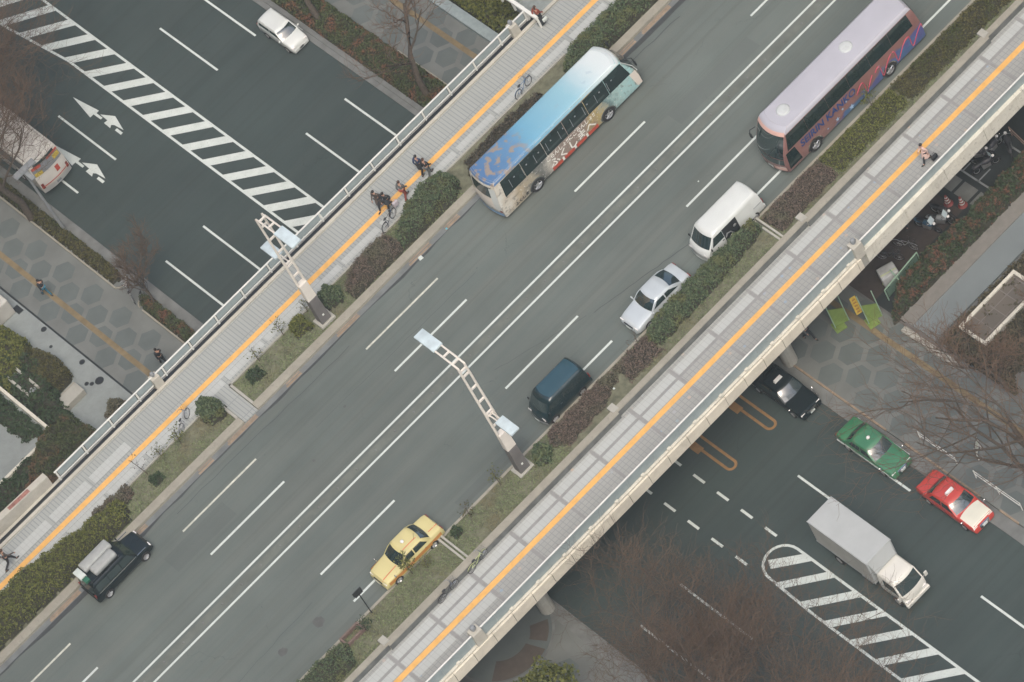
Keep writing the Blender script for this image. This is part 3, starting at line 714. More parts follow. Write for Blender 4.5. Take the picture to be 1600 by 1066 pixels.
# small white estate at the top
def boxcar(label, loc, rz, L, W, Hh, paint, hoodL, name='car', cat='car', roofmat=None, rail=False):
    t = thing(name, label, cat, loc, rz); h = L / 2; w2 = W / 2
    st = [(h, w2 * .82, .55, 0), (h - .05, w2 * .90, .72, .01), (h - .18, w2 * .96, .84, .02), (h - hoodL, w2, .97, .03), (0, w2, 1.0, 0), (-h + .1, w2, 1.0, 0), (-h, w2 * .95, .9, 0)]
    obj('body', loft_body(st, .26), paint, t, smooth=35)
    xf0 = h - hoodL + .12; xf1 = xf0 - .62; xr0 = -h + .02; xr1 = -h + .22
    sh = Shell([(.92, xr0, xf0, w2 * .96), (1.05, xr0 + .02, xf0 - .12, w2 * .95), (Hh - .25, xr1 - .05, xf1 + .12, w2 * .89), (Hh - .06, xr1, xf1, w2 * .84), (Hh, xr1 + .08, xf1 - .08, w2 * .76)], .10, .06, .03)
    obj('cabin', sh.body(), paint, t, smooth=45, weld=True)
    obj('windscreen', sh.p_front(-.9, .9, 1.02, Hh - .11), M_GLASS, t, smooth=True)
    obj('rear_window', sh.p_rear(-.85, .85, 1.08, Hh - .2), M_GLASS, t, smooth=True)
    nwin = 3 if L > 4 else 2; xs0 = xr0 + .25; xs1 = xf0 - .32
    for sg in (1, -1):
        for k in range(nwin):
            a = xs0 + (xs1 - xs0) * k / nwin + .04; b_ = xs0 + (xs1 - xs0) * (k + 1) / nwin - .02
            bt = b_ if k < nwin - 1 else xf1 + .02
            obj('side_window', sh.p_side(sg, (a, b_, 1.07, a + (.05 if k == 0 else 0), bt, Hh - .18)), M_GLASS, t)
        for x in (h - .7, -h + .75): wheel(t, x, sg * (w2 - .085), .33 if L > 4 else .28, .2, sg)
        obj('headlight', MB().box(h - .14, h - .03, sg * w2 * .72 - .14, sg * w2 * .72 + .12, .60, .76), M_HEAD, t, bevel=.02)
        obj('tail_light', MB().box(-h - .01, -h + .06, sg * w2 * .86 - .07, sg * w2 * .86 + .06, .7, 1.0), M_TAIL, t)
        m_ = MB().ball((xf0 - .2, sg * (w2 + .1), 1.08), (.05, .10, .08), 8, 6); obj('mirror', m_, paint, t, smooth=True)
        obj('side_trim', MB().box(-h + .3, h - .4, sg * (w2 + .012) - .01, sg * (w2 + .012) + .01, .98, 1.02), M_CHROME if rail else paint, t)
    obj('number_plate', MB().box(h + .01, h + .03, -.17, .17, .36, .50), M_PAINTO, t)
    obj('front_bumper', MB().box(h - .12, h + .03, -w2 * .84, w2 * .84, .30, .52), paint, t, bevel=.04)
    obj('rear_bumper', MB().box(-h - .04, -h + .1, -w2 * .9, w2 * .9, .34, .55), paint, t, bevel=.04)
    return t, sh
boxcar('small white hatchback at the top kerb of the lower street', (8.95, 34.85, 0), -PI / 2, 3.5, 1.42, 1.50, P_WHT, .85)
t, sh = boxcar('black off road car with bulky grey bags on its roof rack', (-24.6, 8.25, H), 0.02, 4.4, 1.78, 1.78, P_BLK, 1.05, rail=True)
# roof load
M_BAG = plain('grey_tarp', (0.33, 0.35, 0.34), 0.6, var=.12, scale=3, bumpy=.2)
def load(name, label, cat, x0, x1, y0, y1, z0, z1, mat, be=.09):
    o = obj(name, MB().box(x0, x1, y0, y1, z0, z1), mat, None, bevel=be, smooth=60)
    o.location = (-24.6, 8.25, H); o.rotation_euler = (0, 0, .02); tag(o, label, cat, 'luggage on the roof rack'); return o
mb = MB()
for sg in (1, -1): mb.tube([(-1.9, sg * .62, 1.9), (.4, sg * .62, 1.9)], .02, 6)
for x in (-1.8, -1.1, -.4, .3): mb.tube([(x, -.62, 1.9), (x, .62, 1.9)], .02, 6); mb.tube([(x, -.62, 1.76), (x, -.62, 1.9)], .02, 5); mb.tube([(x, .62, 1.76), (x, .62, 1.9)], .02, 5)
obj('roof_rack', mb, M_BLACK, t)
load('luggage_bag', 'long grey roof bag on the far side of the black car rack', 'bag', -1.65, .50, .03, .76, 1.93, 2.26, M_BAG, .14)
load('luggage_bag', 'shorter grey roof bag on the near side of the black car rack', 'bag', -1.40, .30, -.66, .0, 1.93, 2.30, M_BAG, .14)
load('storage_box', 'white flat box at the back end of the roof rack', 'box', -2.15, -1.72, -.1, .68, 1.93, 2.15, M_PAINT, .03)
load('storage_box', 'dark green crate next to the white box on the roof rack', 'crate', -2.1, -1.78, -.5, -.14, 1.93, 2.12, plain('green_crate', (0.02, 0.12, 0.07), 0.5), .02)

# ---- vans
def van(label, loc, rz, L, W, Hh, paint, slope=.85, open_door=False, roofmat=None):
    t = thing('van', label, 'van', loc, rz); h = L / 2; w2 = W / 2
    lv = [(.26, -h + .05, h - .12, w2 * .93), (.40, -h, h, w2 * .985), (.75, -h, h - .02, w2), (1.0, -h, h - .16, w2), (1.08, -h + .01, h - .26, w2 * .99), (Hh - .22, -h + .08, h - slope, w2 * .93), (Hh - .08, -h + .14, h - slope - .12, w2 * .87), (Hh - .02, -h + .22, h - slope - .26, w2 * .78)]
    sh = Shell(lv, .16, .08, .05)
    obj('body', sh.body(), paint, t, smooth=50, weld=True)
    if roofmat:
        obj('roof_panel', MB().grid(lambda u, v: sh.top(.02 + .96 * u, -.97 + 1.94 * v, sh.z[-1], .008), 12, 8), roofmat, t, smooth=True)
    obj('windscreen', sh.p_front(-.9, .9, 1.10, Hh - .24, .02), M_GLASS, t, smooth=True)
    obj('rear_window', sh.p_rear(-.8, .8, 1.1, Hh - .3), M_GLASS, t, smooth=True)
    for sg in (1, -1):
        obj('side_window', sh.p_side(sg, (h - 1.55, h - .62, 1.12, h - 1.55, h - slope - .12, Hh - .28)), M_GLASS, t)
        if not open_door:
            obj('side_window', sh.p_side(sg, (h - 2.7, h - 1.65, 1.12, h - 2.7, h - 1.65, Hh - .28)), M_GLASS, t)
            obj('side_window', sh.p_side(sg, (-h + .25, h - 2.8, 1.12, -h + .3, h - 2.8, Hh - .28)), M_GLASS, t)
        for x in (h - .65, -h + .85): wheel(t, x, sg * (w2 - .09), .31, .2, sg)
        obj('headlight', MB().box(h - .10, h - .02 - .06, sg * w2 * .74 - .16, sg * w2 * .74 + .12, .62, .80), M_HEAD, t, bevel=.02)
        obj('tail_light', MB().box(-h - .015, -h + .05, sg * w2 * .86 - .07, sg * w2 * .86 + .05, .7, 1.05), M_TAIL, t)
        m_ = MB().ball((h - .45, sg * (w2 + .13), 1.2), (.05, .08, .12), 8, 6); m_.tube([(h - .45, sg * (w2 - .03), 1.12), (h - .45, sg * (w2 + .1), 1.18)], .015, 5)
        obj('mirror', m_, M_BLACK, t, smooth=True)
        obj('door_handle', MB().box(h - 1.5, h - 1.36, sg * w2 - .01, sg * w2 + .03, .96, 1.0), M_BLACK, t)
    obj('front_bumper', MB().grid(lambda u, v: (h + .05 - .17 * (2 * u - 1) ** 2 - .0 * v, (2 * u - 1) * w2 * .97, .28 + .24 * v), 10, 2), M_POLE if not open_door else paint, t, smooth=True)
    obj('rear_bumper', MB().box(-h - .05, -h + .1, -w2 * .94, w2 * .94, .30, .52), paint, t, bevel=.04)
    obj('number_plate', MB().box(h + .052, h + .065, -.17, .17, .34, .48), M_PAINT, t)
    obj('wiper', MB().tube([sh.front(.2, 1.14, .05), sh.front(-.5, 1.25, .05)], .01, 4), M_BLACK, t)
    return t, sh
t, sh = van('white van with its side door slid open beside the hedge', (12.78, -5.46, H), PI, 4.7, 1.70, 1.98, P_WHT, .78, True)
# the near side is local +Y (heading -X): door opening drawn as a recess with cargo
sg = 1
h = 2.35
obj('door_opening', sh.p_side(1, (.0 - .35, .78, .50, -.35, .78, 1.72), .016), M_BLACK, t)
mb = MB(); mb.box(-.3, .05, .62, .84, .55, 1.0); obj('cargo', mb, M_POLE, t, bevel=.03)
mb = MB(); mb.tube([(.1, .86, .7), (.3, .87, 1.1), (.55, .87, 1.2), (.7, .87, 1.0)], .04, 6); mb.ball((.3, .86, .75), (.2, .03, .12), 8, 6); mb.ball((-.1, .86, 1.25), (.13, .03, .1), 8, 6)
obj('cargo', mb, M_RIM, t, smooth=True)
obj('sliding_door', sh.p_side(1, (-1.55, -.38, .45, -1.55, -.38, 1.72), .05), P_WHT, t)
obj('door_rail', MB().box(-2.2, -.4, .855, .875, 1.02, 1.05), M_POLE, t)
P_TEAL = pm('dark_teal_paint', (0.010, 0.026, 0.030), rough=.25)
van('dark teal van with a glossy roof beside the red brown shrubs', (-1.0, -5.48, H), PI, 3.7, 1.62, 1.86, P_TEAL, .62, False, pm('blue_roof', (0.022, 0.062, 0.082), rough=.25))

# ---- truck
t = thing('box_truck', 'white box truck driving down the lower street beside the hatched island', 'truck', (3.68, -23.95, 0), -PI / 2)
mb = MB(); mb.box(-3.6, 1.12, -.98, .98, .92, 3.10)
M_BOXW = plain('truck_box', (0.40, 0.43, 0.43), 0.5, var=.06, scale=.7)
M_BOXS = plain('truck_box_side', (0.40, 0.40, 0.37), 0.5, var=.1, scale=1)
obj('cargo_box', mb, M_BOXW, t, bevel=.04)
mb = MB()
for sg in (1, -1):
    mb.box(-3.62, 1.14, sg * .985 - .012, sg * .985 + .012, .90, 1.0); mb.box(-3.62, 1.14, sg * .985 - .012, sg * .985 + .012, 3.0, 3.08)
obj('corner_trim', mb, M_BOXW, t)
obj('side_panel', MB().box(-3.55, 1.07, -.992, -.984, 1.01, 2.99), M_BOXS, t); obj('side_panel', MB().box(-3.55, 1.07, .984, .992, 1.01, 2.99), M_BOXS, t)
obj('wind_deflector', MB().add([(1.12, -.9, 2.0), (1.12, .9, 2.0), (1.12, .9, 3.0), (1.12, -.9, 3.0), (1.42, -.78, 2.05), (1.42, .78, 2.05)], [(0, 4, 3), (1, 2, 5), (3, 4, 5, 2), (0, 1, 5, 4)]), M_BOXW, t)
lv = [(.45, 1.35, 3.30, .82), (.7, 1.35, 3.36, .86), (1.15, 1.35, 3.30, .87), (1.25, 1.36, 3.24, .87), (2.0, 1.38, 2.86, .82), (2.12, 1.42, 2.74, .76), (2.16, 1.5, 2.62, .68)]
sh = Shell(lv, .14, .03, .04); P_CAB = pm('truck_cab_white', (0.66, 0.66, 0.60))
obj('cab', sh.body(), P_CAB, t, smooth=50, weld=True)
obj('windscreen', sh.p_front(-.9, .9, 1.28, 2.0, .02), M_GLASS, t, smooth=True)
for sg in (1, -1):
    obj('side_window', sh.p_side(sg, (1.85, 2.95, 1.28, 1.85, 2.72, 1.95)), M_GLASS, t)
    m_ = MB().box(3.2, 3.28, sg * 1.05 - .1, sg * 1.05 + .1, 1.25, 1.6); m_.tube([(3.2, sg * .86, 1.3), (3.24, sg * 1.05, 1.45)], .015, 5); obj('mirror', m_, P_CAB, t)
    obj('headlight', MB().box(3.22, 3.33, sg * .62 - .16, sg * .62 + .14, .62, .80), M_HEAD, t)
    wheel(t, 2.6, sg * .80, .38, .24, sg); wheel(t, -2.0, sg * .84, .38, .3, sg)
    obj('fuel_tank' if sg > 0 else 'battery_box', MB().box(-.2, .7, sg * .78 - .16, sg * .78 + .12, .42, .82), M_RIM, t, bevel=.05)
obj('front_bumper', MB().box(3.2, 3.42, -.88, .88, .34, .58), P_CAB, t, bevel=.05)
obj('chassis', MB().box(-3.5, 3.0, -.4, .4, .5, .91), M_BLACK, t)

# ---- coaches
def text_mesh(name, s, size, mat, parent, loc, rot, ext=.004, shear=0.0, sx=1.0):
    cu = bpy.data.curves.new(name, 'FONT'); cu.body = s; cu.size = size; cu.extrude = ext; cu.shear = shear; cu.offset = size * .022
    o = bpy.data.objects.new(name, cu); COL.objects.link(o)
    bpy.context.view_layer.update()
    me = bpy.data.meshes.new_from_object(o.evaluated_get(bpy.context.evaluated_depsgraph_get()))
    bpy.data.objects.remove(o); me.materials.clear()
    r = link_mesh(name, me, mat, parent); r.location = loc; r.rotation_euler = rot; r.scale = (sx, 1, 1)
    return r
def coach(label, loc, rz, L, W, Hh, bodymat, roofmat, wheels, near, rearmat=None, frontmat=None, beltz=1.75, win0=None, win1=None):
    t = thing('coach', label, 'bus', loc, rz); h = L / 2; w2 = W / 2
    lv = [(.30, -h + .1, h - .12, w2 * .96), (.42, -h, h - .02, w2 * .99), (1.0, -h, h, w2), (1.45, -h, h - .06, w2), (1.8, -h + .03, h - .14, w2), (2.85, -h + .18, h - .62, w2 * .97), (3.15, -h + .26, h - .80, w2 * .93), (Hh - .1, -h + .34, h - 1.0, w2 * .88), (Hh - .03, -h + .45, h - 1.2, w2 * .80)]
    sh = Shell(lv, .30, .18, .05)
    obj('body', sh.body(roof=False), bodymat, t, smooth=50, weld=True)
    obj('roof', MB().grid(lambda u, v: sh.top(u, 2 * v - 1, sh.z[-1]), 16, 8), roofmat, t, smooth=True)
    obj('roof_edge', MB().grid(lambda u, v: sh.side(-1, sh.sx(u, 3.12 + (sh.z[-1] - 3.12) * v), 3.12 + (sh.z[-1] - 3.12) * v, .006), 16, 4).grid(lambda u, v: sh.side(1, sh.sx(1 - u, 3.12 + (sh.z[-1] - 3.12) * v), 3.12 + (sh.z[-1] - 3.12) * v, .006), 16, 4).grid(lambda u, v: sh.front(-1 + 2 * u, 3.12 + (sh.z[-1] - 3.12) * v, .006), 8, 4).grid(lambda u, v: sh.rear(1 - 2 * u, 3.12 + (sh.z[-1] - 3.12) * v, .006), 8, 4), roofmat, t, smooth=True)
    win0 = -h + .75 if win0 is None else win0; win1 = h - .75 if win1 is None else win1
    for sg in (1, -1):
        n = 6
        for k in range(n):
            a = win0 + (win1 - win0) * k / n; b_ = win0 + (win1 - win0) * (k + 1) / n - (.04 if near == 'blue' else .012)
            obj('side_window', sh.p_side(sg, (a, b_, beltz, a + (.12 if k == 0 else 0), b_ - (.30 if k == n - 1 else 0), 3.08)), M_GLASSB, t)
        for x in wheels: 
            wheel(t, x, sg * (w2 - .11), .50, .28, sg)
            mb = MB()
            for k in range(13):
                a = PI * k / 12
                if k: mb.add([(x + .56 * math.cos(a0), sg * (w2 + .012), .42 + .58 * math.sin(a0)), (x + .62 * math.cos(a0), sg * (w2 + .012), .42 + .64 * math.sin(a0)), (x + .62 * math.cos(a), sg * (w2 + .012), .42 + .64 * math.sin(a)), (x + .56 * math.cos(a), sg * (w2 + .012), .42 + .58 * math.sin(a))], [(0, 1, 2, 3)])
                a0 = a
            obj('wheel_arch', mb, M_CHROME, t)
            pts = [(x + .56 * math.cos(PI * k / 12), .42 + .58 * math.sin(PI * k / 12)) for k in range(13)]
            obj('wheel_well', MB().add([(p[0], sg * (w2 + .009), max(p[1], .3)) for p in pts], [tuple(range(13))]), M_BLACK, t)
        obj('headlight', MB().grid(lambda u, v: sh.front(sg * (.62 + .3 * u), .62 + .22 * v, .02), 4, 2), M_HEAD, t)
        obj('tail_light', MB().grid(lambda u, v: sh.rear(sg * (.80 + .15 * u), .8 + .5 * v, .02), 3, 2), M_TAIL, t)
    obj('windscreen', sh.p_front(-.93, .93, 1.5, 2.98, .02), M_GLASS, t, smooth=True)
    obj('rear_window', sh.p_rear(-.75, .75, 2.05, 2.95, .02), M_GLASS, t, smooth=True)
    obj('wiper', MB().tube([sh.front(.1, 1.5, .06), sh.front(.55, 2.3, .06)], .015, 4), M_BLACK, t)
    for sg in (1, -1):
        m_ = MB().tube([(h - .60, sg * (w2 - .2), 2.85), (h - .28, sg * (w2 - .02), 2.75), (h - .22, sg * (w2 + .04), 2.4)], .03, 6)
        m_.box(h - .26, h - .18, sg * (w2 + .04) - .09, sg * (w2 + .04) + .09, 2.05, 2.4); obj('mirror', m_, M_BLACK, t)
    obj('number_plate', MB().box(h + .0, h + .015, -.2, .2, .45, .6), M_PAINT, t)
    obj('front_bumper', MB().grid(lambda u, v: sh.front(-.98 + 1.96 * u, .32 + .2 * v, .04), 10, 2), frontmat or bodymat, t, smooth=True)
    return t, sh
# pink coach
def wave_mat():
    m, t, b = new_mat('pink_coach_side'); v = coords(t)
    sep = t.nodes.new('ShaderNodeSeparateXYZ'); t.links.new(v, sep.inputs[0])
    base = mix(t, ramp(t, noise(t, v, .8, 3), [(.3, 0), (.7, 1)]), (0.22, 0.115, 0.105), (0.28, 0.15, 0.135))
    # blue sweep growing to the rear and towards the sill
    ma = t.nodes.new('ShaderNodeMath'); ma.operation = 'MULTIPLY_ADD'; ma.inputs[1].default_value = -0.17; ma.inputs[2].default_value = 0.70
    t.links.new(sep.outputs[0], ma.inputs[0])
    m2 = t.nodes.new('ShaderNodeMath'); m2.operation = 'SUBTRACT'; t.links.new(ma.outputs[0], m2.inputs[0]); t.links.new(sep.outputs[2], m2.inputs[1])
    m3 = t.nodes.new('ShaderNodeMath'); m3.operation = 'ADD'; m3.use_clamp = True
    sc = t.nodes.new('ShaderNodeMath'); sc.operation = 'MULTIPLY_ADD'; sc.inputs[1].default_value = 1.6; sc.inputs[2].default_value = -0.8
    t.links.new(noise(t, v, .7, 3, .5, 1.0), sc.inputs[0]); t.links.new(m2.outputs[0], m3.inputs[0]); t.links.new(sc.outputs[0], m3.inputs[1])
    blue = mix(t, ramp(t, noise(t, v, 1.2, 3), [(.4, 0), (.6, 1)]), (0.09, 0.10, 0.28), (0.06, 0.17, 0.32))
    col = mix(t, ramp(t, m3.outputs[0], [(0.0, 0.0), (0.25, 1.0)]), base, blue)
    t.links.new(col, b.inputs['Base Color']); b.inputs['Roughness'].default_value = .35; b.inputs['Coat Weight'].default_value = .5
    return m
M_PINK = wave_mat()
M_PROOF = plain('coach_roof_lilac', (0.42, 0.43, 0.48), 0.4, var=.06, scale=.5)
t, sh = coach('pink and lilac coach with two round roof vents and blue lettering on its side', (23.3, -4.65, H), PI, 12.0, 2.40, 3.42, M_PINK, M_PROOF, (3.45, -2.8), 'pink', beltz=1.95)
for x in (3.85, -1.40):
    obj('roof_vent', MB().lathe([(0, 3.545), (.30, 3.54), (.38, 3.52), (.41, 3.48), (.41, 3.38)], 'Z', (x, .0, 0), 24), plain('vent_white', (.50, .54, .54), .5), t, smooth=True)
M_BLUEL = plain('coach_lettering', (0.02, 0.06, 0.20), 0.4)
text_mesh('lettering', 'SEIRIN KANKO', .74, M_BLUEL, t, (4.35, 1.222, 1.30), (PI / 2, 0, PI), .004, 0.1, .92)
mb = MB()
def squig(pts):
    mb.tube([(p[0], 1.222, p[1]) for p in pts], .03, 5)
squig([(-3.55 + .0 * k, 1) for k in (0, 1)])
mb = MB()
for x0, ph in ((-.2, 0), (-1.7, .6), (-3.1, 1.3), (-4.5, 2.0)):
    squig([(max(x0 - 1.4 * u / 14 - .25 * math.sin(u * .45 + ph), -5.8), 1.05 + .50 * math.sin(u * .5 + ph)) for u in range(15)])
obj('swirl_graphics', mb, plain('swirl_red', (0.50, 0.08, 0.12), .4), t)
mb = MB()
for x, z, r in ((1.55, .75, .17), (1.0, 1.1, .11), (.4, .62, .22), (2.35, .75, .08), (.6, 1.35, .08), (-2.2, 1.5, .1), (-.1, 1.4, .1)):
    pts = [(x + (r if k % 2 else r * .45) * math.cos(PI * k / 5), 1.226, z + (r if k % 2 else r * .45) * math.sin(PI * k / 5)) for k in range(10)]
    mb.add(pts, [tuple(range(10))])
obj('star_graphics', mb, plain('star_blue', (0.35, 0.50, 0.68), .4), t)
obj('door', sh.p_side(1, (4.55, 5.55, .55, 4.75, 5.45, 1.85), .018), M_GLASSB, t)
M_PFR = plain('coach_front_pink', (0.62, 0.40, 0.34), .35, var=.08, coat=.5)
obj('front_panel', sh.p_front(-.97, -.25, .62, 1.0, .03), M_PFR, t, smooth=True); obj('front_panel', sh.p_front(.3, .97, .45, .8, .03), M_PFR, t, smooth=True)
obj('lower_windscreen', sh.p_front(-.93, .93, 1.02, 1.46, .022), M_GLASS, t, smooth=True)
obj('brow', MB().grid(lambda u, v: sh.front(-.97 + 1.94 * u, 3.0 + .2 * v, .03), 12, 3), M_PFR, t, smooth=True)

# blue sky coach
def sky_roof():
    m, t, b = new_mat('sky_painted_roof'); v = coords(t)
    sep = t.nodes.new('ShaderNodeSeparateXYZ'); t.links.new(v, sep.inputs[0])
    ma = t.nodes.new('ShaderNodeMath'); ma.operation = 'MULTIPLY_ADD'; ma.inputs[1].default_value = 1 / 12; ma.inputs[2].default_value = 0.5
    t.links.new(sep.outputs[0], ma.inputs[0])
    m2 = t.nodes.new('ShaderNodeMath'); m2.operation = 'MULTIPLY_ADD'; m2.inputs[1].default_value = .10; t.links.new(noise(t, v, .9, 4), m2.inputs[0]); 
    m4 = t.nodes.new('ShaderNodeMath'); m4.operation = 'SUBTRACT'; m4.inputs[1].default_value = .05; t.links.new(ma.outputs[0], m4.inputs[0]); t.links.new(m4.outputs[0], m2.inputs[2])
    col = ramp(t, m2.outputs[0], [(0.0, (0.065, 0.15, 0.32)), (0.16, (0.09, 0.20, 0.36)), (0.26, (0.11, 0.25, 0.42)), (0.34, (0.14, 0.35, 0.50)), (0.62, (0.25, 0.46, 0.55)), (0.80, (0.56, 0.65, 0.67)), (1.0, (0.66, 0.70, 0.70))])
    patch = ramp(t, noise(t, v, 2.1, 4, .5), [(.53, 0.0), (.60, .8)])
    rear = ramp(t, ma.outputs[0], [(0.24, 1.0), (0.36, 0.0)])
    k = t.nodes.new('ShaderNodeMath'); k.operation = 'MULTIPLY'; t.links.new(patch, k.inputs[0]); t.links.new(rear, k.inputs[1])
    col = mix(t, k.outputs[0], col, (0.32, 0.25, 0.17))
    sm = ramp(t, noise(t, v, 1.7, 2), [(.66, 0.0), (.72, .3)])
    col = mix(t, sm, col, (0.25, 0.38, 0.48))
    t.links.new(col, b.inputs['Base Color']); b.inputs['Roughness'].default_value = .4
    return m
def art_side():
    m, t, b = new_mat('painted_coach_side'); v = coords(t)
    sep = t.nodes.new('ShaderNodeSeparateXYZ'); t.links.new(v, sep.inputs[0])
    ma = t.nodes.new('ShaderNodeMath'); ma.operation = 'MULTIPLY_ADD'; ma.inputs[1].default_value = 1 / 12; ma.inputs[2].default_value = 0.5
    t.links.new(sep.outputs[0], ma.inputs[0])
    m2 = t.nodes.new('ShaderNodeMath'); m2.operation = 'MULTIPLY_ADD'; m2.inputs[1].default_value = .3; t.links.new(noise(t, v, 1.1, 5, .6), m2.inputs[0])
    m4 = t.nodes.new('ShaderNodeMath'); m4.operation = 'SUBTRACT'; m4.inputs[1].default_value = .15; t.links.new(ma.outputs[0], m4.inputs[0]); t.links.new(m4.outputs[0], m2.inputs[2])
    col = ramp(t, m2.outputs[0], [(0.0, (0.68, 0.68, 0.62)), (0.08, (0.55, 0.50, 0.40)), (0.13, (0.45, 0.38, 0.26)), (0.2, (0.36, 0.33, 0.26)), (0.27, (0.13, 0.14, 0.13)), (0.34, (0.50, 0.48, 0.42)), (0.40, (0.30, 0.24, 0.2)), (0.60, (0.26, 0.20, 0.16)), (0.68, (0.46, 0.36, 0.14)), (0.72, (0.36, 0.36, 0.28)), (0.76, (0.12, 0.2, 0.2)), (0.84, (0.38, 0.56, 0.54)), (0.92, (0.36, 0.60, 0.60)), (0.96, (0.30, 0.33, 0.28)), (1.0, (0.72, 0.68, 0.60))])
    n = noise(t, v, 4.5, 4, .6)
    col = mix(t, ramp(t, n, [(.55, 0.0), (.66, .6)]), col, (0.10, 0.10, 0.09))
    col = mix(t, ramp(t, noise(t, v, 6, 3), [(.60, 0), (.68, .7)]), col, (0.72, 0.72, 0.68))
    t.links.new(col, b.inputs['Base Color']); b.inputs['Roughness'].default_value = .35; b.inputs['Coat Weight'].default_value = .4
    return m
M_SROOF = sky_roof(); M_SIDE = art_side()
t, sh = coach('coach with a blue sky roof fading to white and a painted side with white lettering', (11.5, 7.52, H), 0.0, 12.0, 2.36, 3.38, M_SIDE, M_SROOF, (2.85, -3.15), 'blue', beltz=1.78)
P_FRONT = pm('coach_front_cream', (0.74, 0.68, 0.60))
obj('front_panel', sh.p_front(-.99, .99, .5, 1.44, .02), P_FRONT, t, smooth=True)
obj('corner_panel', sh.p_side(-1, (5.35, 5.72, .45, 5.1, 5.6, 1.75), .012), P_FRONT, t)
obj('front_mark', sh.p_front(-.9, -.5, .75, .92, .03), plain('front_blue_mark', (.12, .2, .42), .4), t)
P_BL = pm('coach_rear_blue', (0.16, 0.30, 0.50))
obj('rear_frame', sh.p_rear(-.98, .98, 1.1, 2.0, .016), P_FRONT, t, smooth=True)
obj('rear_panel', sh.p_rear(-.98, .98, .34, .75, .03), P_BL, t, smooth=True); obj('rear_panel', sh.p_rear(-.98, -.6, 1.0, 2.9, .028), P_WHT, t, smooth=True)
M_RB = plain('banner_red', (0.42, 0.07, 0.04), .5, var=.3, scale=4)
M_TXW = plain('lettering_white', (0.80, 0.80, 0.74), .5)
for k in range(4): obj('banner', MB().box(-1.85 + k * 1.0, -1.05 + k * 1.0, -1.198, -1.188, .36, .62), M_RB, t)
for k in range(3): obj('banner_mark', MB().box(-1.02 + k * 1.0, -.88 + k * 1.0, -1.202, -1.19, .42, .68), M_TXW, t)
text_mesh('lettering', '\u3054\u3089\u3093\u3057\u3087!!\u306b\u3054\u3089\u3093\u3057\u3087!!', .42, M_TXW, t, (-2.0, -1.20, 1.36), (PI / 2, 0, 0), .004, 0, .80)
text_mesh('lettering', '\u3075\u304f\u3057\u307e\u3078', .72, M_TXW, t, (-1.9, -1.20, .68), (PI / 2, 0, 0), .004, 0, 1.05)
text_mesh('lettering', 'COACH' if False else '\u3075\u304f\u3057\u307e', .28, M_BLACK, t, (-4.95, -1.20, .52), (PI / 2, 0, 0), .004, 0, 1.0)
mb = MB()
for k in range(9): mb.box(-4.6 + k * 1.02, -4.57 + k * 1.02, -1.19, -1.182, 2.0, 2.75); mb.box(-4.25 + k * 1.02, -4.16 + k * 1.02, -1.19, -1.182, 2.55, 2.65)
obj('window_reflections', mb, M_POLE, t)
obj('pillar_trim', MB().tube([(5.0, -1.14, 3.1), (5.55, -1.17, 2.2), (5.72, -1.19, 1.6)], .03, 5), P_WHT, t)

# white bus seen from behind, top left
t, sh = coach('white bus with red and yellow rear signs under the bare tree at the left', (-7.42, 44.55, 0), PI / 2, 11.0, 2.36, 3.05, pm('bus_white', (0.66, 0.64, 0.58), var=.08), plain('bus_roof_dirty', (0.60, 0.59, 0.54), .6, var=.16, scale=.8), (3.1, -2.9), 'white', beltz=1.55)
t['label'] = 'white bus with red and yellow rear signs under the bare tree at the left'
obj('rear_sign', sh.p_rear(-.95, .95, 2.0, 2.75, .03), M_POLE, t, smooth=True)
mr = plain('sign_red', (.5, .08, .05), .5, var=.3, scale=6); my = plain('sign_yellow', (.55, .42, .06), .5, var=.3, scale=6)
obj('sign_strip', sh.p_rear(-.95, -.1, 2.62, 2.78, .045), mr, t); obj('sign_strip', sh.p_rear(.35, .92, 2.55, 2.78, .045), mr, t)
obj('sign_strip', sh.p_rear(-.9, -.45, 2.2, 2.55, .045), my, t); obj('sign_strip', sh.p_rear(.45, .92, 2.0, 2.3, .045), my, t)
obj('rear_stripe', sh.p_rear(-.98, .98, .95, 1.02, .03), mr, t); obj('rear_mark', sh.p_rear(-.45, -.2, 1.3, 1.8, .03), mr, t)
obj('rear_ledge', MB().grid(lambda u, v: (lambda p: (p[0] - .12 * (1 if v > 0 else 0), p[1], p[2]))(sh.rear(.97 - 1.94 * u, .4 + .5 * v, .02)), 10, 1), P_WHD, t)
obj('number_plate', sh.p_rear(-.15, .15, .6, .78, .14), M_POLE, t)

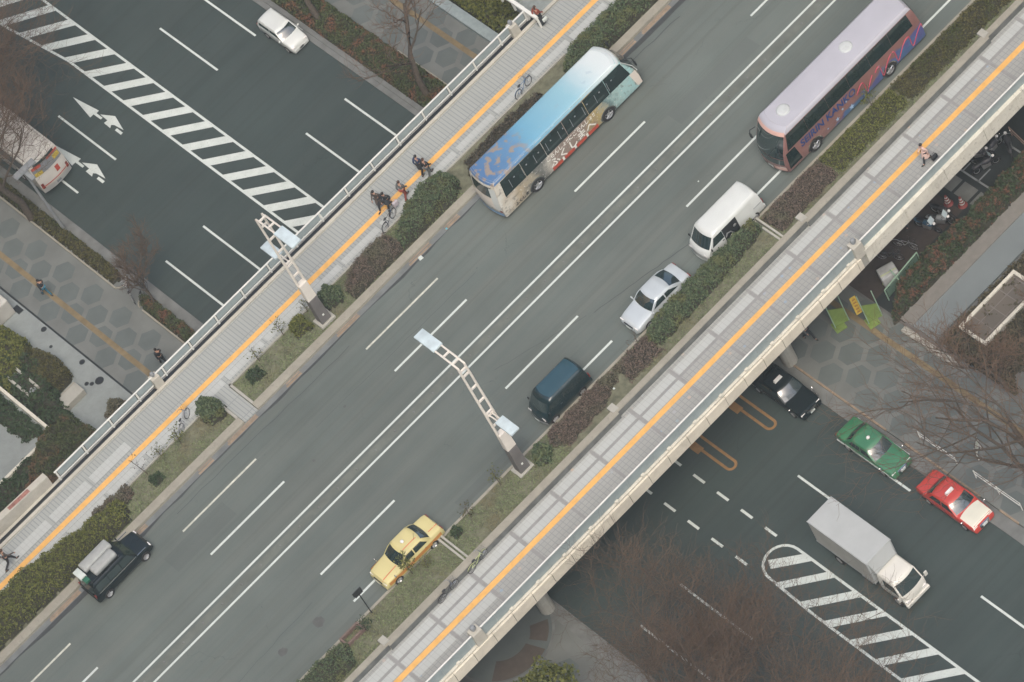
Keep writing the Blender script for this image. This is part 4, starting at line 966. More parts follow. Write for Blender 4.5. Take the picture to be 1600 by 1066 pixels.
# ================================================================== STREET FURNITURE
def street_light(label, x, y, side):
    # side = +1: road arm points to +Y ; -1: to -Y
    t = thing('street_light', label, 'street lamp', (x, y, H), 0, 'tall ladder framed street lights on the bridge')
    obj('base_slab', MB().box(-.55, .55, -.45, .45, .05, .32), M_CONC, t, bevel=.04)
    obj('pedestal', MB().prism([(-.36, -.30), (.36, -.30), (.36, .30), (-.36, .30)], .3, 2.55, .84), M_BROWN, t, bevel=.03)
    obj('cover_plate', MB().box(-.06, .06, -.312, -.29, .9, 1.05), M_RAIL, t)
    mb = MB().prism([(-.33, -.22), (.33, -.22), (.33, .22), (-.33, .22)], 2.56, 4.1, .9); obj('mast_sleeve', mb, M_LAMPW, t, bevel=.03)
    T = 10.9
    for sg in (1, -1):
        mb = MB().tube([(sg * .26, 0, 4.0), (sg * .24, 0, T), (sg * .24, side * .35, T + .12), (sg * .24, side * 2.0, T + .16)], [.085, .07, .065, .055], 8)
        obj('mast', mb, M_LAMPW, t, smooth=True)
        obj('lower_arm', MB().tube([(sg * .10, 0, 6.0), (sg * .10, -side * .9, 6.15)], .045, 6), M_LAMPW, t)
    for z in (4.9, 5.9, 6.15, 7.4, 8.7, 10.0, 10.5):
        obj('rung', MB().box(-.24, .24, -.05, .05, z, z + .12), M_LAMPW, t)
    for yy in (.4, 1.2): obj('rung', MB().box(-.24, .24, side * yy - .05, side * yy + .05, T + .08, T + .18), M_LAMPW, t)
    def head(y0, y1, z, wd):
        a, b_ = sorted((y0, y1))
        mb = MB().box(-wd, wd, a, b_, z, z + .16); obj('lamp_head', mb, M_LAMPH, t, bevel=.05, smooth=50)
        obj('lens', MB().box(-wd * .8, wd * .8, a + .15, b_ - .15, z - .04, z - .002), M_HEAD, t)
    head(side * 1.85, side * 3.55, T + .1, .36); head(-side * .85, -side * 2.25, 6.1, .32)
street_light('tall white ladder framed street light standing in the left planter', -5.68, 10.65, -1)
street_light('tall white ladder framed street light standing in the right planter', -5.58, -7.0, 1)
t = thing('lamp_post', 'slim grey lamp post beside the white bus on the lower left pavement', 'street lamp', (-9.62, 36.1, .1))
obj('pole', MB().tube([(0, 0, 0), (0, 0, 6.4)], [.11, .07], 10), M_POLE, t, smooth=True)
obj('arm', MB().tube([(0, 0, 6.2), (.2, .1, 6.5), (.9, .1, 6.6)], .05, 6), M_POLE, t)
obj('lamp_head', MB().box(-.7, .95, -.12, .32, 6.45, 6.62), M_POLE, t, bevel=.04); obj('lamp_head', MB().box(-.1, .2, -.9, .3, 6.3, 6.44), M_POLE, t, bevel=.04)
t = thing('sign_post', 'small dark sign on a thin post by the brick box near the yellow taxi', 'sign', (-17.35, -6.62, H))
obj('post', MB().tube([(0, 0, .1), (0, 0, 2.4)], .035, 8), M_BLACK, t); 
obj('sign_board', MB().box(-.28, .28, -.03, .03, 2.25, 2.75), M_BLACK, t, bevel=.02); obj('sign_board', MB().box(-.36, -.0, -.09, -.05, 2.5, 2.85), M_BLACK, t, bevel=.02)
t = thing('brick_box', 'small brown brick edged box at the kerb below the thin sign post', 'planter box', (-19.2, -6.75, H))
mb = MB(); mb.box(-.5, .9, -.42, -.30, .1, .45); mb.box(-.5, .9, .2, .32, .1, .45); mb.box(-.5, -.38, -.3, .2, .1, .45); mb.box(.78, .9, -.3, .2, .1, .45)
obj('box_rim', mb, plain('brick_rim', (0.17, 0.12, 0.10), .8, var=.2, scale=5), t)

def person(label, loc, rz, hair, top, legs, skirt=None, stride=.35, bag=None, arms=.25, hgt=1.0, longh=False):
    t = thing('person', label, 'person', loc, rz); S = hgt
    s = stride
    J = {'pel': (0, 0, .95), 'sp': (.01, 0, 1.15), 'ch': (.03, 0, 1.36), 'nk': (.04, 0, 1.50), 'hd': (.06, 0, 1.62), 'tp': (.06, 0, 1.71),
         'hl': (0, .09, .90), 'kl': (s * .62, .09, .50), 'al': (s * .95, .09, .09), 'tl': (s * .95 + .17, .10, .03),
         'hr': (0, -.09, .90), 'kr': (-s * .15, -.09, .48), 'ar': (-s * .95, -.09, .12), 'tr': (-s * .95 + .15, -.10, .03),
         'sl': (.02, .18, 1.42), 'el': (-arms * .5, .23, 1.14), 'wl': (-arms * .3, .22, .90), 'sr': (.02, -.18, 1.42), 'er': (arms * .3, -.23, 1.14), 'wr': (arms * 1.1, -.20, .95)}
    def skin(name, chain, rad, mat, extra=()):
        names = []; edges = []
        for a, b_ in chain:
            for n in (a, b_):
                if n not in names: names.append(n)
            edges.append((names.index(a), names.index(b_)))
        vs = [tuple(c * S for c in J[n]) for n in names]; rr = [rad[n] for n in names]
        for base, pts, r in extra:
            i = names.index(base)
            for p in pts: vs.append(tuple(c * S for c in p)); rr.append(r); edges.append((i, len(vs) - 1)); i = len(vs) - 1
        me = bpy.data.meshes.new(name); me.from_pydata(vs, edges, [])
        o = bpy.data.objects.new(name, me); COL.objects.link(o)
        md = o.modifiers.new('s', 'SKIN'); md.use_smooth_shade = True
        for k, v in enumerate(me.skin_vertices[0].data):
            q = rr[k] if isinstance(rr[k], tuple) else (rr[k], rr[k]); v.radius = (q[0] * S, q[1] * S); v.use_root = (k == 0)
        o.modifiers.new('u', 'SUBSURF').levels = 1
        bpy.context.view_layer.update()
        m2 = bpy.data.meshes.new_from_object(o.evaluated_get(bpy.context.evaluated_depsgraph_get()))
        bpy.data.objects.remove(o); m2.materials.clear()
        return link_mesh(name, m2, mat, t)
    ext = []
    for nm, sg in (('wl', 1), ('wr', -1)):
        wx, wy, wz = J[nm]
        for k, dx in enumerate((-.03, -.01, .012, .032)):
            ln = (.052, .062, .058, .045)[k]
            ext.append((nm, [(wx + dx, wy, wz - .07), (wx + dx + .006, wy - sg * .008, wz - .07 - ln), (wx + dx + .016, wy - sg * .02, wz - .07 - ln * 1.7)], .009))
        ext.append((nm, [(wx + .045, wy - sg * .02, wz - .05), (wx + .055, wy - sg * .03, wz - .09)], .010))
    rb = dict(pel=(.13, .10), sp=(.12, .09), ch=(.14, .10), nk=.05, hd=(.085, .095), tp=.06, hl=.085, kl=.058, al=.04, tl=.03, hr=.085, kr=.058, ar=.04, tr=.03, sl=.055, el=.04, wl=.028, sr=.055, er=.04, wr=.028)
    allc = [('pel', 'sp'), ('sp', 'ch'), ('ch', 'nk'), ('nk', 'hd'), ('hd', 'tp'), ('pel', 'hl'), ('hl', 'kl'), ('kl', 'al'), ('al', 'tl'), ('pel', 'hr'), ('hr', 'kr'), ('kr', 'ar'), ('ar', 'tr'), ('ch', 'sl'), ('sl', 'el'), ('el', 'wl'), ('ch', 'sr'), ('sr', 'er'), ('er', 'wr')]
    skin('body', allc, rb, M_SKIN, ext)
    r2 = {k: tuple(x + .022 for x in v) if isinstance(v, tuple) else v + .022 for k, v in rb.items()}; r2['wl'] = r2['wr'] = .04; r2['nk'] = .06
    J['nk2'] = (.035, 0, 1.455); r2['nk2'] = .075
    skin('jacket', [('pel', 'sp'), ('sp', 'ch'), ('ch', 'nk2'), ('ch', 'sl'), ('sl', 'el'), ('el', 'wl'), ('ch', 'sr'), ('sr', 'er'), ('er', 'wr')], dict(r2, pel=(.16, .13)), top)
    r3 = dict(r2); skin('trousers', [('pel', 'hl'), ('hl', 'kl'), ('kl', 'al'), ('pel', 'hr'), ('hr', 'kr'), ('kr', 'ar')], dict(r3, al=.055, ar=.055), legs)
    for a, tt in (('al', 'tl'), ('ar', 'tr')):
        p, q = J[a], J[tt]; obj('shoe', MB().ball(((p[0] + q[0]) / 2 * S, p[1] * S, .045 * S), (.14 * S, .055 * S, .05 * S), 10, 6), M_BLACK, t, smooth=True)
    hx, hy, hz = [c * S for c in J['hd']]
    mb = MB().ball((hx - .02, 0, hz + .03), (.105, .092, .105), 12, 8)
    if longh: mb.ball((hx - .07, 0, hz - .10), (.06, .085, .15), 10, 6)
    obj('hair', mb, hair, t, smooth=True)
    obj('nose', MB().ball((hx + .088, 0, hz - .015), (.018, .014, .022), 6, 4), M_SKIN, t)
    for sg in (1, -1):
        obj('eye', MB().ball((hx + .076, sg * .032, hz + .008), (.010, .013, .008), 6, 4), M_BLACK, t); obj('ear', MB().ball((hx - .005, sg * .088, hz - .01), (.02, .012, .03), 6, 4), M_SKIN, t)
    obj('mouth', MB().box(hx + .074, hx + .084, -.022, .022, hz - .058, hz - .050), plain('lips', (0.4, .15, .12)) if 'lips' not in bpy.data.materials else bpy.data.materials['lips'], t)
    if skirt:
        z0, r0, mt = skirt
        obj('coat_skirt', MB().lathe([(.0, 1.06 * S), (.15 * S, 1.04 * S), (.19 * S, .85 * S), (r0 * S, z0 * S), (r0 * S - .02, z0 * S + .01)], 'Z', (0, 0, 0), 16), mt, t, smooth=True)
    return t
M_SKIN = plain('skin', (0.45, 0.27, 0.19), .5, var=.03)
HB = plain('hair_black', (0.015, 0.013, 0.012), .45); HBR = plain('hair_brown', (0.06, 0.03, 0.018), .45)
C_DK = plain('cloth_dark', (0.022, 0.026, 0.030), .85, var=.2); C_BR = plain('cloth_brown', (0.075, 0.06, 0.05), .85, var=.2); C_NV = plain('cloth_navy', (0.03, 0.05, 0.11), .85)
C_GR = plain('cloth_grey', (0.11, 0.12, 0.12), .85); C_PK = plain('cloth_pink', (0.66, 0.48, 0.42), .8); C_RED = plain('cloth_rust', (0.25, 0.06, 0.04), .8); C_JEAN = plain('cloth_denim', (0.03, 0.13, 0.19), .85)
ZL = H + .10; ZR = H + .03
def bag(name, label, x, y, z, sx, sy, sz, mat, strap=True):
    t = thing(name, label, 'bag', (x, y, z)); obj('bag_body', MB().box(-sx / 2, sx / 2, -sy / 2, sy / 2, 0, sz), mat, t, bevel=.04, smooth=60)
    if strap: obj('strap', MB().tube([(-sx * .3, 0, sz), (-sx * .2, 0, sz + .2), (sx * .2, 0, sz + .2), (sx * .3, 0, sz)], .012, 5), mat, t)
person('person in a long dark brown coat walking beside another near the dark hedge', (1.85, 13.72, ZL), R(200), HB, C_BR, C_DK, (.45, .25, C_BR), .38)
person('person in a black coat carrying a pale grey bag, on the yellow strip', (2.1, 13.12, ZL), R(205), HB, C_DK, C_DK, (.7, .24, C_DK), .42)
bag('shoulder_bag', 'pale grey shopping bag held by the person in the black coat', 2.35, 12.75, ZL + .35, .38, .18, .38, plain('bag_pale', (.45, .42, .45), .7))
person('person in a dark green jacket with rust red trousers beside the round hedge', (3.17, 12.85, ZL), R(25), HBR, C_GR, C_RED, None, .3)
person('person in a blue top walking closely next to a companion near the coach rear', (5.04, 13.35, ZL), R(20), HB, C_NV, C_DK, (.55, .2, C_DK), .3)
person('person in a dark jacket and grey trousers, hedge side of the pair by the coach', (5.14, 12.78, ZL), R(20), HBR, C_DK, C_GR, None, .3)
person('person with brown hair, rust top and long black skirt at the top of the walkway', (16.82, 15.1, ZL), R(15), HBR, C_RED, C_DK, (.15, .27, C_DK), .15, longh=True)
bag('shoulder_bag', 'white bag carried by the person in the long black skirt', 16.95, 14.72, ZL + .45, .34, .12, .26, M_PAINT)
person('person in dark clothes taking a long stride at the lower left edge', (-28.45, 14.1, ZL), R(0), HBR, C_BR, C_DK, None, .52, arms=.5)
person('woman in a pale pink coat and black boots on the right walkway', (22.87, -11.9, ZR), R(170), HB, C_PK, C_DK, (.52, .25, C_PK), .32)
bag('handbag', 'black handbag held by the woman in the pink coat', 23.15, -12.28, ZR + .22, .42, .16, .30, M_BLACK)
person('person in a black jacket and blue jeans on the lower left pavement', (-13.5, 33.2, .13), R(100), HB, C_DK, C_JEAN, None, .36)
person('person in dark clothes just beyond the left railing on the lower pavement', (-12.3, 22.6, .13), R(90), HB, C_DK, C_DK, None, .3)
person('person in dark blue grey emerging from under the bridge on the hexagon paving', (12.35, -9.9, .13), R(-80), HB, C_GR, C_DK, None, .4)
person('person in dark clothes in the shade between the bridge and the parked bicycles', (21.5, -9.2, .1), R(200), HB, C_DK, C_DK, None, .35)

def bicycle(label, loc, rz, col, basket=True, lean=0.0):
    t = thing('bicycle', label, 'bicycle', loc, rz, 'bicycles parked along the walkways'); t.rotation_euler = (lean, 0, rz)
    for x in (-.52, .52):
        w_ = obj('wheel', MB().ring((x, 0, .33), .31, .022, 'Y', 24, 6), M_TYRE, t, smooth=True)
        mb = MB()
        for k in range(10): a = 2 * PI * k / 10; mb.tube([(x, .02 * (-1) ** k, .33), (x + .30 * math.cos(a), 0, .33 + .30 * math.sin(a))], .004, 3)
        mb.ring((x, 0, .33), .29, .01, 'Y', 24, 4); obj('spokes', mb, M_RIM, w_)
        obj('mudguard', MB().tube([(x + .36 * math.cos(a), 0, .33 + .36 * math.sin(a)) for a in [R(30 + 12 * k) for k in range(11)]], .018, 4), col, t)
    mb = MB(); B = (-.05, 0, .28); S_ = (-.2, 0, .72); Hd = (.36, 0, .78)
    for a, b_ in ((B, S_), (B, Hd), (S_, (.34, 0, .70)), (S_, (-.52, 0, .33)), (B, (-.52, 0, .33)), (Hd, (.52, 0, .33)), (Hd, (.34, 0, .95))): mb.tube([a, b_], .018, 6)
    obj('frame', mb, col, t, smooth=True)
    obj('saddle', MB().ball((-.23, 0, .80), (.14, .075, .04), 10, 6), M_BLACK, t, smooth=True)
    obj('handlebar', MB().tube([(.15, -.26, .98), (.33, -.2, 1.0), (.36, 0, .96), (.33, .2, 1.0), (.15, .26, .98)], .014, 6), M_CHROME, t, smooth=True)
    if basket:
        mb = MB()
        for z in (.68, .78, .90):
            r_ = .13 + (z - .68) * .3; q = [(.58 - r_ * .8, -r_, z), (.58 + r_ * .8, -r_, z), (.58 + r_ * .8, r_, z), (.58 - r_ * .8, r_, z)]; mb.tube(q + [q[0]], .008, 4)
        for k in range(8): a = 2 * PI * k / 8; mb.tube([(.58 + .1 * math.cos(a), .12 * math.sin(a), .68), (.58 + .15 * math.cos(a), .19 * math.sin(a), .90)], .006, 3)
        obj('basket', mb, M_CHROME, t)
    return t
B_BLUE = plain('bike_blue', (.10, .18, .30), .4); B_GRN = plain('bike_green', (.45, .52, .25), .4); B_DK = plain('bike_dark', (.04, .04, .045), .4); B_SIL = plain('bike_silver', (.45, .46, .47), .35, .5)
bicycle('blue bicycle beside the far flank of the sky roofed coach', (12.75, 12.35, ZL), R(12), B_BLUE)
bicycle('pale green bicycle leaning on the right planter wall', (-11.4, -9.35, ZR), R(8), B_GRN, lean=.12)
bicycle('dark bicycle leaning on the right planter wall, left of the green one', (-13.75, -9.35, ZR), R(5), B_DK, lean=.12)
bicycle('dark bicycle tucked between the two big hedges on the left walkway', (1.35, 12.35, ZL), R(20), B_DK)
bicycle('silver bicycle at the tip of the left grass strip by the small evergreen', (-15.6, 12.45, ZL), R(30), B_SIL)
bicycle('silver bicycle parked between the two hedge strips on the lower left pavement', (-10.3, 28.3, .13), R(70), B_SIL)
bicycle('second bicycle by the lower left kerb, nearer the road', (-9.75, 27.6, .13), R(40), B_DK)
bicycle('bicycle standing in the shade near the green fence', (19.1, -10.1, .1), R(-60), B_DK)
bicycle('grey bicycle in the shade next to the white wrapped crate', (20.2, -10.3, .1), R(-70), B_SIL)

def motorcycle(label, loc, rz, col, screen=True):
    t = thing('motorcycle', label, 'motorcycle', loc, rz, 'motorcycles parked beneath the bridge edge')
    for x in (-.62, .66):
        w_ = obj('wheel', MB().ring((x, 0, .30), .25, .055, 'Y', 20, 8), M_TYRE, t, smooth=True); obj('rim', MB().ring((x, 0, .30), .19, .02, 'Y', 20, 5), M_RIM, w_)
    obj('body', MB().ball((.12, 0, .72), (.42, .20, .20), 12, 8).ball((-.55, 0, .72), (.30, .15, .12), 10, 6), col, t, smooth=True)
    obj('engine', MB().box(-.25, .3, -.16, .16, .28, .6), M_RIM, t, bevel=.05)
    obj('seat', MB().ball((-.32, 0, .82), (.36, .14, .07), 10, 6), M_BLACK, t, smooth=True)
    obj('handlebar', MB().tube([(.28, -.36, 1.0), (.42, -.1, 1.0), (.42, .1, 1.0), (.28, .36, 1.0)], .018, 6), M_CHROME, t)
    obj('fork', MB().tube([(.40, -.09, .98), (.66, -.09, .30)], .025, 6).tube([(.40, .09, .98), (.66, .09, .30)], .025, 6), M_CHROME, t)
    obj('headlight', MB().ball((.58, 0, .88), (.10, .10, .10), 10, 6), M_HEAD, t, smooth=True)
    if screen: obj('windshield', MB().grid(lambda u, v: (.52 - .18 * v, -.2 + .4 * u, .95 + .35 * v), 4, 3), M_LAMPH, t)
    for sg in (1, -1): obj('mirror', MB().tube([(.34, sg * .22, 1.0), (.36, sg * .3, 1.2)], .01, 4).ball((.36, sg * .32, 1.22), (.02, .06, .04), 6, 4), M_CHROME, t)
    return t
motorcycle('motorcycle with a pale windshield near the two striped cones', (21.9, -10.5, .1), R(-75), plain('moto_blue', (.04, .10, .16), .3))
motorcycle('white and black motorcycle next to the one with a pale windshield', (22.6, -10.9, .1), R(-60), M_POLE)
motorcycle('dark scooter at the far end of the row by the striped cones', (23.1, -10.6, .1), R(-80), B_DK, False)
for k, (x, y) in enumerate(((26.6, -9.0), (27.3, -9.5), (27.0, -10.4), (28.1, -9.9), (27.9, -8.8), (28.8, -10.6))):
    motorcycle(['black motorcycle in the dark yard, nearest the bridge', 'black motorcycle second from the bridge in the dark yard', 'black motorcycle beside the pale bay line in the dark yard', 'black motorcycle with a glinting pipe in the middle of the yard cluster',
                'black motorcycle at the back of the dark yard cluster', 'black motorcycle beside the brown guard rail in the dark yard'][k], (x, y, .02), R(-70 + 25 * k), B_DK, k % 2 == 0)
t = thing('wrapped_crate', 'white wrapped crate in the shade among the parked bicycles', 'crate', (18.1, -11.0, .1), R(-20))
obj('crate_body', MB().box(-.55, .55, -.45, .45, .0, .9), plain('tarp_white', (.42, .44, .44), .7, var=.2, scale=3), t, bevel=.1, smooth=60)
obj('strap', MB().tube([(-.56, -.2, .1), (-.5, -.2, .92), (.5, -.2, .92), (.56, -.2, .1)], .03, 5), B_GRN, t)
for k, (x, y) in enumerate(((23.9, -10.15), (24.3, -10.95))):
    t = thing('traffic_cone', ['dark red cone with pale stripes, the one closer to the bridge', 'dark red cone with pale stripes, the one closer to the hedge'][k], 'cone', (x, y, .02), 0, 'striped cones in the yard')
    obj('cone_body', MB().lathe([(.30, 0), (.27, .06), (.20, .1), (.07, .8), (0, .82)], 'Z', (0, 0, 0), 14), plain('cone_red', (.22, .045, .04), .6), t, smooth=True)
    for z in (.22, .42, .62): obj('stripe', MB().lathe([(.2 - .185 * (z - .1), z), (.2 - .185 * (z - .02), z + .08)], 'Z', (0, 0, 0), 14), M_PAINT, t)
# yard bays under the bridge edge
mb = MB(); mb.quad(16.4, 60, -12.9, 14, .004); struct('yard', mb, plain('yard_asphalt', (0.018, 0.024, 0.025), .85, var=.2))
mb = MB()
for x0, x1, y0, y1 in ((26.0, 26.12, -12.6, -6), (28.9, 29.02, -12.6, -6), (26.0, 27.0, -9.3, -9.2), (26.0, 27.1, -10.6, -10.5), (26.0, 27.2, -11.9, -11.8)): mb.quad(x0, x1, y0, y1, .010)
struct('yard_bay_lines', mb, M_POLE)
mb = MB()
for k in range(5): mb.quad(24.6, 25.6, -12.3 + 1.3 * k, -11.2 + 1.3 * k, .009)
struct('yard_pavers', mb, M_GUT)
struct('yard_brown_paving', MB().quad(16.4, 24.0, -11.2, -6, .008), plain('brown_yard', (0.05, 0.038, 0.032), .85, var=.2))
t = thing('guard_rail', 'brown tubular guard rail at the end of the dark yard', 'rail', (29.4, -10.9, 0), R(80))
mb = MB(); mb.tube([(-.9, 0, .0), (-.9, 0, .9), (.9, 0, .9), (.9, 0, 0)], .035, 6); mb.tube([(-.9, 0, .5), (.9, 0, .5)], .03, 6); obj('tubes', mb, plain('rail_brown', (.25, .17, .13), .6), t)
# green fence and signs
G_PALE = plain('fence_green', (.28, .42, .32), .5); G_YG = plain('board_green', (.17, .25, .06), .5, var=.15); G_YEL = plain('board_yellow', (.50, .36, .05), .5, var=.25, scale=5)
t = thing('green_fence', 'pale green rail fence between the sign boards and the wrapped crate', 'fence', (17.0, -11.9, 0), R(5))
obj('top_rail', MB().tube([(0, 0, 1.05), (3.0, 0, 1.05)], .045, 6), G_PALE, t)
obj('brace', MB().tube([(1.1, .35, 1.5), (1.1, -.35, .3)], .045, 6), G_PALE, t); obj('post', MB().tube([(0, 0, 0), (0, 0, 1.05)], .04, 6), G_PALE, t); obj('post', MB().tube([(3, 0, 0), (3, 0, 1.05)], .04, 6), G_PALE, t)
obj('mesh_panel', MB().box(.1, 2.9, -.01, .01, .2, .9), plain('fence_mesh', (.10, .17, .13), .7), t)
for k, (x, y, rz, lab) in enumerate(((15.85, -12.35, R(75), 'leaning green board with a yellow notice strip beside the hedge end'), (14.5, -10.9, R(75), 'green board half hidden under the bridge edge'))):
    t = thing('sign_board', lab, 'sign', (x, y, .12), rz)
    obj('board', MB().add([(-.02, -.1, 0), (-.02, .75, .2), (-.02, .75, 1.9), (-.02, -.1, 1.3), (.02, -.1, 0), (.02, .75, .2), (.02, .75, 1.9), (.02, -.1, 1.3)], [(0, 1, 2, 3), (7, 6, 5, 4), (0, 4, 5, 1), (1, 5, 6, 2), (2, 6, 7, 3), (3, 7, 4, 0)]), G_YG, t)
    obj('edge_post', MB().tube([(0, -.13, 0), (0, -.13, 2.6)], .035, 6), G_PALE, t); obj('edge_post', MB().tube([(0, .78, 0), (0, .78, 2.9)], .035, 6), G_PALE, t)
    obj('foot', MB().box(-.4, .4, .2, .9, 0, .06), G_YG, t)
    if k == 0:
        obj('notice', MB().box(.05, .07, .82, 1.2, 1.3, 3.0), G_YEL, t)
        for q in range(5): obj('notice_mark', MB().box(.04, .075, .9, 1.1, 1.45 + q * .3, 1.58 + q * .3), plain('mark_rust', (.30, .14, .03)) if 'mark_rust' not in bpy.data.materials else bpy.data.materials['mark_rust'], t)
# white rails and boards on the lower right pavement
for k, (y0, y1) in enumerate(((-23.0, -20.1), (-28.1, -24.5))):
    t = thing('pedestrian_rail', ['double white rail on the pavement kerb beside the front of the green taxi', 'double white rail on the pavement kerb beside the red taxi bonnet'][k], 'rail', (11.25, 0, .12), 0, 'white rails along the lower kerb')
    obj('upper_tube', MB().tube([(0, y0, .75), (0, y1, .75)], .022, 6), M_RAIL, t); obj('lower_tube', MB().tube([(0.0, y0, .42), (0.0, y1, .42)], .03, 6), M_RAIL, t)
    for yy in (y0, (y0 + y1) / 2, y1): obj('post', MB().tube([(0, yy, 0), (0, yy, .78)], .035, 6), M_RAIL, t)
t = thing('notice_frame', 'small white framed notice board on the lower pavement near the tree trunk', 'sign', (12.5, -23.6, .12), R(35))
mb = MB(); mb.box(-.42, .42, -.02, .02, .55, .62); mb.box(-.42, .42, -.02, .02, 1.1, 1.17); mb.box(-.42, -.35, -.02, .02, .0, 1.17); mb.box(.35, .42, -.02, .02, 0, 1.17); obj('frame', mb, M_RAIL, t)
obj('notice_sheet', MB().box(-.33, .33, -.012, .012, .64, 1.08), M_PAINTO, t)
# low wall, roof and path on the right
t = thing('low_wall', 'low concrete ledge at the edge of the lower right pavement', 'wall', (0, 0, 0))
obj('wall_body', MB().box(15.75, 16.15, -18.4, -14.2, 0, .45), M_CONC, t, bevel=.03); obj('slot', MB().box(16.16, 16.4, -18.2, -14.0, 0, .3), M_BROWN, t)
struct('stepped_path', MB().box(16.4, 40, -16.2, -14.4, -.02, .14), plain('path_blue_grey', (0.17, 0.20, 0.21), .8, var=.08, scale=.4))
struct('stepped_path_edge', MB().box(16.4, 40, -14.4, -13.4, -.02, .20), plain('path_edge', (0.19, 0.185, 0.17), .85, var=.1))
t = thing('vent_house', 'low brown roofed vent house with a white coping on the right', 'building', (0, 0, 0))
X0, X1, Y0, Y1 = 17.65, 22.35, -19.4, -17.25
obj('wall_body', MB().box(X0 + .05, X1 - .05, Y0 + .05, Y1 - .05, 0, .95), M_CONC, t)
mb = MB(); mb.box(X0, X1, Y0, Y0 + .2, .95, 1.08); mb.box(X0, X1, Y1 - .2, Y1, .95, 1.08); mb.box(X0, X0 + .2, Y0 + .2, Y1 - .2, .95, 1.08); mb.box(X1 - .2, X1, Y0 + .2, Y1 - .2, .95, 1.08)
obj('coping', mb, M_FASCW, t)
obj('roof', MB().box(X0 + .2, X1 - .2, Y0 + .2, Y1 - .2, .94, .98), tiles('roof_slabs', 1.1, .95, (.125, .11, .09), (.11, .10, .085), (.18, .165, .15), .03), t)
# plaza furniture at the left
t = thing('terrace_wall', 'thin white edged raised terrace in the lower left hedges', 'wall', (0, 0, 0))
mb = MB(); mb.box(-60, -19.9, 24.3, 24.5, 0, .9); mb.box(-20.1, -19.9, 24.5, 60, 0, .9); obj('edge_wall', mb, M_FASCW, t)
obj('floor', MB().box(-60, -20.1, 24.5, 60, 0, .55), M_PLAZA, t)
t = thing('planter_bench', 'grey concrete block bench on the plaza beside the rounded hedge', 'bench', (-17.6, 25.7, .16), R(0))
obj('seat_block', MB().box(-.85, .85, -.45, .45, 0, .5), M_CONC, t, bevel=.03); obj('back_ledge', MB().box(-.3, .85, .46, .75, 0, .3), M_KERB, t)
t = thing('air_vent', 'grey louvred vent frame half hidden in the plaza hedge', 'vent', (-18.9, 28.9, .2), R(0))
obj('frame', MB().box(-.45, -.3, -1.5, 1.5, 0, 1.2).box(.3, .45, -1.5, 1.5, 0, 1.2).box(-.3, .3, 1.35, 1.5, 0, 1.2), M_CONC, t)
obj('louvre', MB().box(-.3, .3, -1.4, -.5, .3, 1.0).box(-.3, .3, -.4, .4, .3, 1.0).box(-.3, .3, .5, 1.3, .3, 1.0), M_POLE, t)
t = thing('service_hut', 'white box hut with a red sign on its end, cut by the left edge', 'hut', (-17.5, 35.6, .16))
obj('hut_body', MB().box(-1.9, 1.9, -1.6, 4.2, 0, 1.4), plain('hut_white', (0.46, 0.46, 0.42), .6, var=.1, scale=1), t, bevel=.1)
obj('roof_seam', MB().box(-1.8, 1.8, -.75, -.65, 1.4, 1.42), M_POLE, t)
mb = MB()
for k in range(6):
    x_ = -1.15 + k * .36; mb.box(x_, x_ + .05, -1.45, -1.1, 1.40, 1.406); mb.box(x_ + .06, x_ + .24, -1.45 + .12 * (k % 3), -1.40 + .12 * (k % 3), 1.40, 1.406); mb.box(x_ + .2, x_ + .25, -1.38 + .05 * (k % 2), -1.12, 1.40, 1.407)
obj('sign_strokes', mb, plain('sign_red_faded', (.36, .10, .09), .6), t)
obj('base_recess', MB().box(1.9, 2.3, -1.9, -1.2, 0, .03), M_BLACK, t)
# wall and building at the top
t = thing('pavement_wall', 'pale blue grey wall along the back of the top lower pavement', 'wall', (0, 0, 0))
mb = MB(); mb.box(16.2, 16.9, 20.4, 90, 0, .45); obj('wall_body', mb, plain('wall_blue_grey', (.27, .33, .34), .8, var=.12), t, bevel=.02)
t = thing('corner_building', 'plain grey beige building corner beyond the top landing', 'building', (0, 0, 0))
mb = MB(); mb.prism([(20.2, 90), (18.7, 24.5), (19.3, 22.4), (21, 21.6), (60, 21.6), (60, 90)], 0, 6.4); obj('wall_body', mb, plain('beige_wall', (0.22, 0.20, 0.165), .8, var=.06, scale=.3), t)
obj('roof_slab', MB().prism([(20.3, 90), (18.85, 24.5), (19.4, 22.5), (21, 21.7), (60, 21.7), (60, 90)], 6.4, 6.6), plain('beige_roof', (0.25, 0.225, 0.18), .8, var=.06, scale=.3), t)

# ================================================================== VEGETATION
G_MID = leafy('leaf_mid', (0.034, 0.060, 0.033), (0.12, 0.155, 0.080), (0.115, 0.125, 0.05), 1.0)
G_DRK = leafy('leaf_dark', (0.020, 0.036, 0.018), (0.055, 0.085, 0.040))
G_LIME = leafy('leaf_lime', (0.055, 0.070, 0.018), (0.16, 0.17, 0.045))
G_RED = leafy('leaf_redbrown', (0.075, 0.060, 0.048), (0.165, 0.125, 0.10), (0.11, 0.11, 0.07))
G_OLV = leafy('leaf_olive', (0.040, 0.042, 0.015), (0.115, 0.105, 0.040), (0.05, 0.065, 0.02))
G_GRS = leafy('grass_blades', (0.105, 0.135, 0.07), (0.20, 0.235, 0.12), (0.18, 0.16, 0.095), .5)
G_MIX = leafy('leaf_mixed', (0.030, 0.045, 0.018), (0.085, 0.105, 0.045), (0.17, 0.075, 0.05), 1.1)
